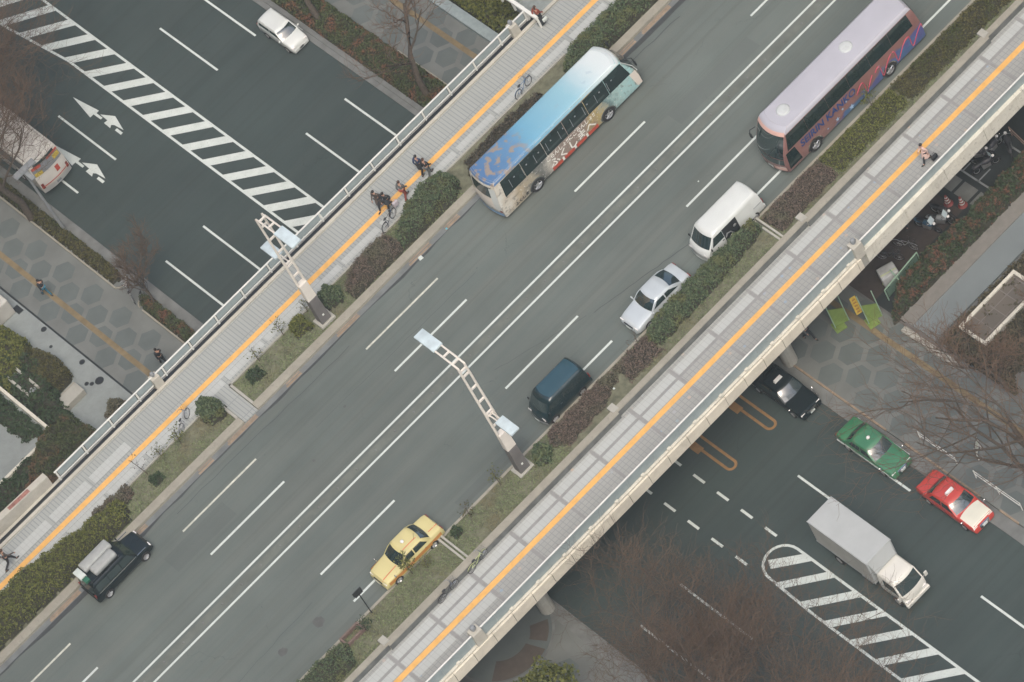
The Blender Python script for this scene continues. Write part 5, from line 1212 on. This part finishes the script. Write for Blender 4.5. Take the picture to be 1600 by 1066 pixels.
def quads_mesh(name, cen, nrm, size, mat, parent, asp=1.7):
    n = len(cen)
    a = rng.normal(size=(n, 3)); u = np.cross(nrm, a); u /= np.linalg.norm(u, axis=1)[:, None] + 1e-9
    v = np.cross(nrm, u); v /= np.linalg.norm(v, axis=1)[:, None] + 1e-9
    s = (size * rng.uniform(.6, 1.35, n))[:, None]
    p = np.stack([cen - u * s * asp * .5, cen - v * s * .5, cen + u * s * asp * .5, cen + v * s * .5], 1).reshape(-1, 3)
    me = bpy.data.meshes.new(name); me.vertices.add(4 * n); me.vertices.foreach_set('co', p.astype(np.float32).ravel())
    me.loops.add(4 * n); me.loops.foreach_set('vertex_index', np.arange(4 * n, dtype=np.int32))
    me.polygons.add(n); me.polygons.foreach_set('loop_start', np.arange(0, 4 * n, 4, dtype=np.int32)); me.polygons.foreach_set('loop_total', np.full(n, 4, dtype=np.int32))
    me.update(calc_edges=True); return link_mesh(name, me, mat, parent)
def inpoly(px, py, poly):
    ins = np.zeros(len(px), bool); d = np.full(len(px), 1e9); n = len(poly)
    for i in range(n):
        x1, y1 = poly[i]; x2, y2 = poly[(i + 1) % n]
        c = ((y1 > py) != (y2 > py)) & (px < (x2 - x1) * (py - y1) / (y2 - y1 + 1e-12) + x1); ins ^= c
        L2 = (x2 - x1) ** 2 + (y2 - y1) ** 2 + 1e-12; tt = np.clip(((px - x1) * (x2 - x1) + (py - y1) * (y2 - y1)) / L2, 0, 1)
        d = np.minimum(d, np.hypot(px - x1 - tt * (x2 - x1), py - y1 - tt * (y2 - y1)))
    return ins, d
def lump(x, y, s=1.0, ph=0.0):
    return (np.sin(x * 3.1 * s + ph) * np.cos(y * 2.7 * s + 1.3 * ph) + .6 * np.sin(x * 7.3 * s + 2 + ph) * np.sin(y * 6.1 * s + ph) + .35 * np.sin(x * 15 * s + y * 11 * s))
def field(x, y, d, h, r, ph):
    e = np.clip(d / r, 0, 1); return h * np.sqrt(np.clip(1 - (1 - e) ** 2, 0, 1)) * (1 + .17 * lump(x, y, 1, ph)) + .045 * lump(x, y, 2.3, ph)
def hedge(name, label, cat, poly, z0, h, mat, dens=420, leaf=.085, r=.45, group=None, kind=None, stem=True, rough=.10):
    ph = random.uniform(0, 9); xs = [p[0] for p in poly]; ys = [p[1] for p in poly]
    area = (max(xs) - min(xs)) * (max(ys) - min(ys)); n = int(area * dens)
    px = rng.uniform(min(xs), max(xs), n); py = rng.uniform(min(ys), max(ys), n)
    # ragged outline
    ins, d = inpoly(px, py, poly); d2 = d * np.where(ins, 1, -1) + .10 * lump(px, py, 1.6, ph) * rough * 8
    k = d2 > 0; px, py, d2 = px[k], py[k], d2[k]
    z = field(px, py, d2, h, r, ph)
    frac = rng.uniform(0, 1, len(px)); z = z - (frac ** 3) * np.minimum(z, .36) + rng.normal(0, rough * .45, len(px)) + (rng.uniform(0, 1, len(px)) > .97) * rng.uniform(0, .16, len(px))
    c = np.stack([px, py, z0 + np.maximum(z, .02)], 1); nr = rng.normal(size=c.shape); nr[:, 2] = np.abs(nr[:, 2]) + .7
    if kind: 
        o = quads_mesh(name, c, nr, leaf, mat, None); tag(o, label, cat, group, kind); return o
    t = thing(name, label, cat, (0, 0, 0), 0, group)
    quads_mesh('foliage', c, nr, leaf, mat, t)
    if stem:
        cs = .16; X = np.arange(min(xs), max(xs) + cs, cs); Y = np.arange(min(ys), max(ys) + cs, cs)
        gx, gy = np.meshgrid(X, Y, indexing='ij'); i2, dd = inpoly(gx.ravel(), gy.ravel(), poly)
        dd = np.where(i2, dd, -dd) + .10 * lump(gx.ravel(), gy.ravel(), 1.6, ph) * rough * 8 - .08
        zz = np.where(dd > 0, field(gx.ravel(), gy.ravel(), np.maximum(dd, 0), h, r, ph) - .10, -.1)
        V = [(float(a), float(b_), float(z0 + max(q, 0))) for a, b_, q in zip(gx.ravel(), gy.ravel(), zz)]; ny = len(Y); F = []
        ok = dd > 0
        for i in range(len(X) - 1):
            for j in range(ny - 1):
                q = (i * ny + j, (i + 1) * ny + j, (i + 1) * ny + j + 1, i * ny + j + 1)
                if any(ok[w_] for w_ in q): F.append(q)
        used = sorted({i for f in F for i in f}); mp_ = {i: k for k, i in enumerate(used)}
        m_ = MB(); m_.v = [V[i] for i in used]; m_.f = [tuple(mp_[i] for i in f) for f in F]
        obj('branches', m_, M_TWIGD, t, smooth=60)
    return t
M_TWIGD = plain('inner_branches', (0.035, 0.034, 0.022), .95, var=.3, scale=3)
zL = H + .12; zR = H + .2
# left planter, from the lower left to the top
hedge('hedge', 'long yellow green hedge behind the black off road car', 'hedge', [(-36, 10.3), (-24.8, 10.15), (-22.0, 10.2), (-21.4, 11.6), (-24.5, 12.1), (-28.6, 12.9), (-33, 12.7), (-40, 12.6), (-40, 10.3)], zL, .95, G_LIME, 480, .075)
hedge('hedge', 'round topped dark green hedge just below the sky roofed coach', 'hedge', [(.6, 10.1), (5.0, 10.15), (5.9, 10.8), (5.6, 11.9), (4.6, 12.4), (2.6, 12.15), (1.4, 11.4), (.5, 10.9)], zL, 1.0, G_MID, 700, .07)
hedge('hedge', 'red brown bare hedge between the round green hedge and the left street light', 'hedge', [(-3.6, 10.1), (.5, 10.1), (.7, 10.9), (.5, 11.8), (-1.0, 12.0), (-2.8, 11.7), (-3.6, 11.0)], zL, .8, G_RED, 700, .06)
hedge('shrub', 'bright green round shrub right beside the left street light', 'shrub', [(-5.1, 10.9), (-4.1, 10.6), (-3.6, 11.4), (-4.2, 12.1), (-5.1, 11.9)], zL, 1.05, G_MID, 800, .08, group=None)
hedge('hedge', 'green hedge in the left planter above the front of the sky roofed coach', 'hedge', [(14.9, 10.1), (24, 10.1), (24, 12.0), (16.4, 12.0), (15.1, 11.3)], zL, .85, G_MID, 520, .08)
hedge('hedge', 'olive hedge continuing along the planter at the top edge', 'hedge', [(24, 10.1), (42, 10.1), (42, 12.0), (24, 12.0)], zL, .7, G_OLV, 300, .09)
hedge('hedge', 'low dark brown hedge hidden behind the roof of the sky roofed coach', 'hedge', [(6.3, 10.2), (13.3, 10.2), (13.0, 11.5), (10, 11.8), (7, 11.6)], zL, .45, leafy('leaf_dry', (0.04, 0.036, 0.028), (0.10, 0.085, 0.06)), 260, .08)
hedge('shrub', 'round evergreen shrub at the corner of the left grass strip', 'shrub', [(-14.7, 10.9), (-13.7, 10.7), (-13.4, 11.6), (-13.9, 12.3), (-14.9, 12.2)], zL, 1.25, G_MID, 900, .09)
hedge('shrub', 'low dark shrub in the left grass strip past the crossing', 'shrub', [(-11.4, 10.9), (-10.4, 10.8), (-10.3, 11.7), (-11.2, 11.8)], zL, .6, G_DRK, 900, .06)
hedge('shrub', 'low olive shrub in the middle of the left grass strip', 'shrub', [(-7.6, 11.0), (-6.4, 10.8), (-6.3, 12.0), (-7.4, 12.1)], zL, .75, G_LIME, 700, .08)
hedge('shrub', 'small dark shrub in the left grass near the car with the roof bags', 'shrub', [(-19.6, 10.6), (-18.8, 10.6), (-18.8, 11.3), (-19.6, 11.3)], zL, .5, G_DRK, 800, .07)
hedge('shrub', 'scraggly red tipped shrub at the upper end of the long hedge', 'shrub', [(-21.6, 11.2), (-20.6, 11.4), (-20.6, 12.2), (-23.0, 12.5), (-23.4, 12.1)], zL, .55, G_RED, 600, .07)
# right planter
hedge('hedge', 'long leafy green hedge beside the silver saloon and the white van', 'hedge', [(5.2, -6.5), (9, -6.35), (13.9, -6.45), (14.0, -7.3), (10.5, -7.75), (5.0, -8.0), (4.5, -7.3)], zR - .05, .95, G_MID, 700, .08, r=.4)
hedge('hedge', 'red brown low hedge next to the dark teal van', 'hedge', [(-3.3, -6.6), (.6, -6.55), (2.2, -6.7), (1.8, -7.4), (.2, -8.2), (-2.9, -8.4), (-3.6, -7.6)], zR - .05, .55, G_RED, 700, .06)
hedge('hedge', 'brown twiggy hedge between the red brown hedge and the silver saloon', 'hedge', [(2.2, -6.6), (4.8, -6.6), (4.8, -8.4), (2.0, -8.4)], zR - .05, .42, G_RED, 420, .07)
hedge('hedge', 'dark red brown hedge past the white van beside the pink coach front', 'hedge', [(14.35, -6.6), (19.2, -6.6), (19.2, -8.5), (14.35, -8.5)], zR - .05, .55, G_RED, 650, .06)
hedge('hedge', 'yellow green low hedge beside the front wheel of the pink coach', 'hedge', [(19.2, -6.6), (25.2, -6.6), (25.2, -8.5), (19.2, -8.5)], zR - .05, .45, G_LIME, 560, .06)
hedge('hedge', 'dark olive hedge beside the rear of the pink coach', 'hedge', [(25.2, -6.6), (42, -6.6), (42, -8.5), (25.2, -8.5)], zR - .05, .5, G_OLV, 420, .07)
hedge('shrub', 'leafy shrub beside the right street light', 'shrub', [(-4.9, -7.0), (-3.9, -6.8), (-3.7, -7.8), (-4.5, -8.3), (-5.0, -7.8)], zR - .05, .9, G_MID, 800, .09)
hedge('hedge', 'clipped green hedge at the bottom end of the right planter', 'hedge', [(-30, -6.6), (-20.2, -6.6), (-19.6, -7.2), (-20.0, -8.5), (-30, -8.5)], zR - .05, .8, G_MID, 560, .06)
hedge('shrub', 'small dark shrub by the planter divider near the yellow taxi', 'shrub', [(-11.2, -6.7), (-10.6, -6.7), (-10.5, -7.2), (-11.1, -7.3)], zR - .05, .75, G_DRK, 900, .07)
# ground cover between shrubs
def cover(name, label, cat, x0, x1, y0, y1, z0, z1, dens, mat=None, leaf=.05):
    n = int((x1 - x0) * (y1 - y0) * dens); px = rng.uniform(x0, x1, n); py = rng.uniform(y0, y1, n)
    keep = (lump(px, py, .5, x0) + rng.normal(0, .8, n)) > -.7; px, py = px[keep], py[keep]
    z = z0 + (z1 - z0) * (py - y0) / (y1 - y0) + rng.uniform(.0, .05, len(px)) + .04 * np.maximum(lump(px, py, 1.2, 3), 0)
    nr = rng.normal(size=(len(px), 3)); nr[:, 2] = np.abs(nr[:, 2]) + .5
    tag(quads_mesh(name, np.stack([px, py, z], 1), nr, leaf, mat or G_GRS, None, 2.4), label, cat, None, 'stuff')
cover('grass', 'short mossy grass in the left planter between the crossing and the red hedge', 'grass', -12.05, 5.5, 10.05, 12.05, zL, zL, 420)
cover('grass', 'short mossy grass in the left planter below the crossing', 'grass', -24, -13.6, 10.05, 12.05, zL, zL, 380)
cover('grass', 'short grass in the right planter beside the yellow taxi', 'grass', -30, -3, -8.7, -6.45, H + .36, H + .13, 420)
cover('grass', 'short grass in the right planter near the white van', 'grass', 3, 42, -8.7, -6.45, H + .36, H + .13, 240)
def sapling(label, x, y, z, hh, mat, leafn=120, lean=(0, 0)):
    t = thing('sapling', label, 'small tree', (x, y, z), 0, 'thin young shrubs in the planters')
    mb = MB(); tips = []
    mb.tube([(0, 0, 0), (lean[0] * hh * .5, lean[1] * hh * .5, hh * .5), (lean[0] * hh, lean[1] * hh, hh)], [.03, .022, .01], 5)
    for k in range(9):
        f = .35 + .6 * k / 9; a = k * 2.4; r_ = .16 + .32 * (1 - f) + .1
        b0 = (lean[0] * hh * f, lean[1] * hh * f, hh * f); b1 = (b0[0] + r_ * math.cos(a), b0[1] + r_ * math.sin(a), b0[2] + .22); mb.tube([b0, b1], [.012, .005], 4); tips += [b1, tuple((p + q) / 2 for p, q in zip(b0, b1))]
    obj('stem', mb, M_BARK, t)
    c = np.array(tips)[rng.integers(0, len(tips), leafn)] + rng.normal(0, .09, (leafn, 3)); quads_mesh('foliage', c, rng.normal(size=(leafn, 3)) + [0, 0, .5], .07, mat, t)
for k, (x, y, hh, m_, n_, ln, lab) in enumerate((
    (-7.9, 12.0, 1.2, G_LIME, 90, (0, .1), 'pale leafy sapling on the walkway edge left of the left street light'), (-10.0, 11.9, 1.1, G_LIME, 60, (0, .1), 'thin sapling overhanging the pale paving above the crossing corner'),
    (-5.9, 12.0, .8, G_LIME, 60, (0, .1), 'small sapling by the foot of the left street light'), (-16.7, 11.6, 1.3, G_LIME, 130, (.1, .1), 'bushy sapling at the tip of the left grass below the crossing'),
    (-19.3, 11.8, 1.5, G_RED, 12, (-.2, .3), 'bare leaning sapling with a pale stem on the left grass'), (-18.0, 12.0, .8, G_LIME, 80, (0, .1), 'little sapling on the left grass edge, between the bushy one and the bare one'),
    (-7.1, -6.7, 1.4, G_LIME, 90, (0, .1), 'thin sapling at the kerb just left of the right street light'), (-9.6, -6.9, 1.2, G_OLV, 70, (0, .1), 'thin sapling on the kerb above the yellow taxi'),
    (-14.2, -6.75, 1.7, G_LIME, 240, (0, .15), 'leafy sapling in front of the yellow taxi door'), (-13.4, -7.2, 1.0, G_LIME, 80, (.1, 0), 'small sapling behind the yellow taxi'),
    (2.9, -7.2, 1.1, G_RED, 8, (.3, .1), 'bare twiggy sapling in the brown hedge nearer the teal van'), (4.0, -6.9, 1.3, G_RED, 8, (.2, .2), 'bare twiggy sapling in the brown hedge nearer the silver saloon'),
    (13.4, -7.3, 1.2, G_OLV, 10, (-.4, .2), 'bare stick sapling at the end of the long green hedge'), (23.6, -6.9, 1.9, G_LIME, 170, (0, .1), 'tufted sapling against the side of the pink coach'),
    (-18.3, -7.3, 1.2, G_DRK, 160, (0, 0), 'dark sapling by the clipped hedge at the bottom'))): sapling(lab, x, y, H + .13, hh, m_, n_, ln)
# lower level
hedge('hedge', 'long low hedge strip between the lower left kerb and pavement', 'hedge', [(-9.6, 60), (-9.55, 30.6), (-9.9, 29.9), (-10.4, 30.2), (-10.45, 60)], .1, .55, G_OLV, 420, .075, r=.25)
hedge('hedge', 'short hedge strip by the lower left pavement next to the railing', 'hedge', [(-9.6, 27.4), (-9.6, 15), (-10.5, 15), (-10.5, 26.9), (-10.1, 27.6)], .1, .6, G_MIX, 560, .07, r=.25)
hedge('hedge', 'wide untrimmed hedge between the top lower kerb and pavement', 'hedge', [(10.3, 16.5), (12.3, 16.5), (12.3, 60), (10.3, 60)], .1, .7, G_MIX, 360, .085, r=.5)
mb = MB(); mb.box(-10.58, -10.48, 29.7, 120, 0, .24); mb.box(-10.62, -10.52, 14, 26.9, 0, .24); mb.box(12.35, 12.43, 16.4, 27.5, 0, .22)
for cy, sg in ((29.9, -1), (27.2, 1)):
    pts = [(-10.05 - .48 * math.cos(a), cy + sg * .48 * math.sin(a), .18) for a in [R(15 * k) for k in range(13)]]; mb.tube(pts, .05, 5)
struct('strip_kerbs', mb, M_KERB)
hedge('hedge', 'dense dark green hedge around the thin white edged terrace', 'hedge', [(-60, 24.3), (-19.8, 24.3), (-19.8, 34), (-17.2, 32.0), (-16.9, 29), (-17.8, 26.8), (-18.3, 24.9), (-18.6, 22.5), (-19.5, 19.6), (-25, 17.4), (-60, 18.2)], .1, 1.3, G_DRK, 200, .11, r=.6)
hedge('hedge', 'sparse hedge growing inside the terrace edge', 'hedge', [(-21.6, 25.6), (-20.2, 24.8), (-20.2, 40), (-22, 40)], .5, .4, G_DRK, 320, .10, r=.4)
hedge('hedge', 'yellow green bushes on the plaza next to the white hut', 'hedge', [(-19.6, 33.9), (-17.0, 33.4), (-16.6, 31.2), (-17.4, 29.8), (-19.8, 29)], .15, 1.5, G_LIME, 420, .10)
hedge('shrub', 'rounded dark brown green hedge block bulging onto the plaza', 'shrub', [(-18.4, 31.2), (-16.8, 30.7), (-16.2, 28.4), (-16.5, 26.9), (-17.7, 26.6), (-18.4, 28)], .15, 1.2, G_OLV, 700, .07)
hedge('shrub', 'small red brown bush on the plaza by the railing', 'shrub', [(-17.2, 22.9), (-16.1, 23.4), (-15.6, 22.4), (-15.9, 20.8), (-17.0, 21)], .15, .8, G_RED, 700, .07)
hedge('hedge', 'green hedge mound with reddish tips by the lower left railing', 'hedge', [(-26, 17.3), (-19.2, 17.3), (-18.2, 20.5), (-18.6, 24), (-21, 24.2), (-24, 22)], .8, 1.3, leafy('leaf_green_redtip', (0.030, 0.045, 0.018), (0.075, 0.09, 0.04), (0.13, 0.075, 0.045), .8), 420, .09)
hedge('hedge', 'yellow green bushes between the pale wall and the building at the top', 'hedge', [(17.0, 20.5), (19.0, 20.5), (19.0, 24), (20.0, 60), (17.0, 60)], .1, .9, G_LIME, 360, .12)
hedge('hedge', 'wide dark hedge between the shaded yard and the stepped path', 'hedge', [(15.9, -13.3), (17.6, -12.0), (20.5, -11.7), (24, -12.0), (32, -11.6), (32, -13.5), (16, -13.5)], .1, 1.0, leafy('leaf_redspeck', (0.022, 0.04, 0.02), (0.06, 0.085, 0.04), (0.16, 0.07, 0.05), 2.2), 440, .09)
hedge('hedge', 'brown bare hedge around the vent house, on its near side', 'hedge', [(16.6, -16.6), (40, -16.5), (40, -24), (23, -24), (17.4, -21.5), (16.6, -23), (16.5, -19)], .05, .8, leafy('leaf_winter', (0.05, 0.045, 0.028), (0.11, 0.10, 0.06), (0.085, 0.065, 0.045)), 160, .11)
# ---- bare trees
def tree(label, x, y, z0, height, spread, seed, lean=(0, 0), mat=None, tw=None, first=.3, nlimb=5, ntw=5, tr=.2, levels=4, bias=(0, 0), reach=1.0, name='bare_tree'):
    rd = random.Random(seed); t = thing(name, label, 'tree', (x, y, z0), 0, 'bare winter trees along the lower street')
    big = MB(); tw_ = MB()
    def grow(p, d, ln, r, lv):
        r = max(r, (0, .05, .03, .016, .011, .0078)[lv])
        n = 4 if lv < 3 else 3; pts = [p]; q = Vector(p); dd = Vector(d)
        for i in range(n):
            dd = (dd + Vector((rd.gauss(0, .13), rd.gauss(0, .13), rd.gauss(.03, .08))) * (1 + .35 * lv) + Vector((bias[0], bias[1], 0)) * .05).normalized(); q = q + dd * ln / n; pts.append(tuple(q))
        rs = [r * (1 - .55 * i / n) for i in range(n + 1)]
        (big if lv < 3 else tw_).tube(pts, rs, 8 if lv == 0 else (5 if lv < 3 else 3), cap=False)
        if lv >= levels: return
        kids = nlimb if lv == 0 else ntw
        for k in range(kids):
            f = (first + (1 - first) * (k + .6) / kids) if lv == 0 else (.25 + .75 * (k + rd.random()) / kids)
            f = min(f, 1); i = min(int(f * n), n - 1); g = f * n - i; a = Vector(pts[i]).lerp(Vector(pts[i + 1]), g)
            az = k * 2.4 + rd.uniform(-.5, .5) + seed; base = (Vector(pts[i + 1]) - Vector(pts[i])).normalized()
            side = Vector((math.cos(az), math.sin(az), 0)); side = (side - base * side.dot(base)).normalized() if lv else side
            ang = rd.uniform(.45, .8) * (reach ** .6) if lv == 0 else rd.uniform(.4, .95); nd_ = (base * math.cos(ang) + side * math.sin(ang) * spread + Vector((0, 0, .25))).normalized()
            grow(tuple(a), tuple(nd_), ln * rd.uniform(.50, .72) * (1.0 if lv else .85 * reach), rs[i] * rd.uniform(.42, .6), lv + 1)
    grow((0, 0, 0), (lean[0], lean[1], 1), height * .55, tr, 0)
    obj('trunk', big, M_BARK, t, smooth=60); obj('crown', tw_, tw or M_TWIG, t)
    return t
tree('bare tree with a forked trunk rising from the hedge at the top', 11.0, 22.9, .1, 13, 1.0, 3, (.02, -.02), ntw=5, first=.35, tr=.24, levels=4, bias=(.5, .3))
tree('bare tree farther along the top hedge, mostly out of frame', 11.0, 33.5, .1, 13, 1.0, 8, (0, 0), ntw=5, first=.35, tr=.22, levels=4)
tree('bare tree whose trunk crosses the white bus at the left edge', -10.35, 38.7, .1, 13.5, 1.15, 5, (.12, .10), ntw=5, first=.45, tr=.26, levels=5, bias=(1.2, 1.2), tw=M_TWIGR, nlimb=6, reach=1.3)
tree('bare tree beyond the white bus with its crown over the top left road', -10.3, 48, .1, 13, 1.2, 15, (.06, 0), ntw=6, first=.25, tr=.24, levels=5, bias=(2.2, -.8), tw=M_TWIGR, nlimb=11, reach=1.8)
tree('small reddish bare tree by the bicycles on the lower left pavement', -9.9, 26.4, .1, 6.0, .9, 21, (.1, 0), ntw=6, tr=.09, levels=4, tw=M_TWIGR, first=.2)
tree('big bare tree on the lower right pavement reaching over the red and green taxis', 11.7, -29.8, .1, 14.5, 1.35, 2, (-.02, .10), ntw=5, first=.22, nlimb=9, tr=.27, levels=4, bias=(-1.0, 1.2), reach=1.55)
tree('thin bare tree beside the vent house at the right', 16.6, -22.0, .1, 9, 1.0, 12, (0, .02), ntw=6, first=.2, tr=.14, levels=4)
tree('thin bare tree in the winter hedge at the right edge', 20.5, -24.5, .1, 9, 1.0, 14, (0, .02), ntw=6, first=.2, tr=.14, levels=4)
for k, (x, y, sd_, hh) in enumerate(((-10.1, -23.4, 31, 10), (-9.8, -29.6, 33, 11.5), (-9.9, -36, 35, 12.5), (-9.9, -42.5, 37, 13))):
    tree(['reddish bare tree whose crown reaches the dashed lines at the bottom', 'reddish bare tree in the middle of the bottom group', 'reddish bare tree at the bottom, beneath the hatched island',
          'reddish bare tree farthest right of the bottom kerb row'][k], x, y, .1, hh, 1.25, sd_, (.08, .02), ntw=5, first=.25, nlimb=11, tr=.2, levels=5, bias=(1.6, .3), tw=M_TWIGR, reach=1.75)
# evergreen tuft at the bottom edge
t = thing('evergreen_bush', 'pale yellow green bushy treetop at the bottom edge under the bridge', 'bush', (-14.0, -16.3, .1))
obj('trunk', MB().tube([(0, 0, 0), (0, 0, 3.2)], [.14, .08], 7), M_BARK, t)
th = rng.uniform(0, 2 * np.pi, 2600); ph_ = np.arccos(rng.uniform(-1, 1, 2600)); rr = rng.uniform(.65, 1.05, 2600) * (1 + .22 * np.sin(5 * th) * np.sin(4 * ph_))
c = np.stack([rr * 1.8 * np.sin(ph_) * np.cos(th), rr * 1.8 * np.sin(ph_) * np.sin(th), 3.6 + rr * 1.2 * np.cos(ph_)], 1)
quads_mesh('foliage', c, rng.normal(size=c.shape) + [0, 0, .6], .14, G_LIME, t)
# fallen litter
def litter(name, label, x, y, z, s, m_):
    o = obj(name, MB().prism([(-s, -s * .7), (s * .8, -s), (s, s * .8), (-s * .7, s)], 0, s * .5, .8), m_, None, bevel=s * .1); o.location = (x, y, z); tag(o, label, 'litter')
litter('plastic_bag', 'white plastic bag lying by the gutter in the road', .75, 9.0, H + .01, .16, M_PAINT)
litter('paper_scrap', 'small blue scrap in the gutter below the sky roofed coach', 3.1, 9.2, H + .01, .07, plain('scrap_blue', (.1, .4, .5)))
litter('paper_scrap', 'white scrap in the red brown hedge next to the planter wall', 1.1, -8.0, H + .75, .07, M_PAINT)
litter('paper_scrap', 'white scrap on the lane right of the long centre lines', 14.2, 1.0 - 2.4, H + .01, .05, M_PAINT)

# ---- added, unseen towers round the crossing, beyond the edges of the picture: they shade the street from the sky
def tower(label, x0, x1, y0, y1, h, col):
    t = thing('added_tower', label, 'building', ((x0 + x1) / 2, (y0 + y1) / 2, 0)); a, b_ = (x1 - x0) / 2, (y1 - y0) / 2
    obj('wall', MB().box(-a, a, -b_, b_, 0, h), plain('tower_wall', col, .8, var=.08, scale=.05), t)
    mb = MB(); z = 4
    while z < h - 4:
        mb.box(-a - .06, a + .06, -b_ - .06, b_ + .06, z, z + 1.9); z += 3.9
    o = obj('window_bands', mb, M_GLASSB, t)
    obj('roof', MB().box(-a - .3, a + .3, -b_ - .3, b_ + .3, h, h + 1.2), M_CONC, t)
tower('unseen tall grey tower added for shade far to the upper right of the crossing', 34, 90, 66, 110, 95, (.22, .21, .19))
tower('unseen tall brown tower added for shade to the right of the crossing', 62, 105, -45, 30, 110, (.16, .13, .11))
tower('unseen grey tower added for shade to the lower right of the crossing', 55, 100, -115, -58, 90, (.2, .2, .2))
tower('unseen wide grey tower added for shade to the left of the crossing', -125, -72, -60, 45, 85, (.2, .2, .19))
tower('unseen golden brown tower added for windscreen reflections to the upper left of the crossing', -125, -52, 68, 110, 120, (.80, .46, .16))  # added so its golden facade tints the windscreens
tower('unseen beige block added for shade above the top edge of the picture', -60, 10, 92, 125, 60, (.24, .22, .18))

# ================================================================== AIR
HAZE = 0.00022
if HAZE:
    mb = MB().box(-260, 260, -260, 320, -1.0, 222)
    m = bpy.data.materials.new('haze'); m.use_nodes = True; t_ = m.node_tree; t_.nodes.clear()
    pv = t_.nodes.new('ShaderNodeVolumePrincipled'); out = t_.nodes.new('ShaderNodeOutputMaterial')
    pv.inputs['Color'].default_value = (0.80, 0.93, 0.96, 1); pv.inputs['Density'].default_value = HAZE
    t_.links.new(pv.outputs[0], out.inputs['Volume'])
    hz = obj('haze', mb, m); hz['kind'] = 'stuff'; hz['label'] = 'thin pale city haze between the tower and the street'; hz['category'] = 'haze'
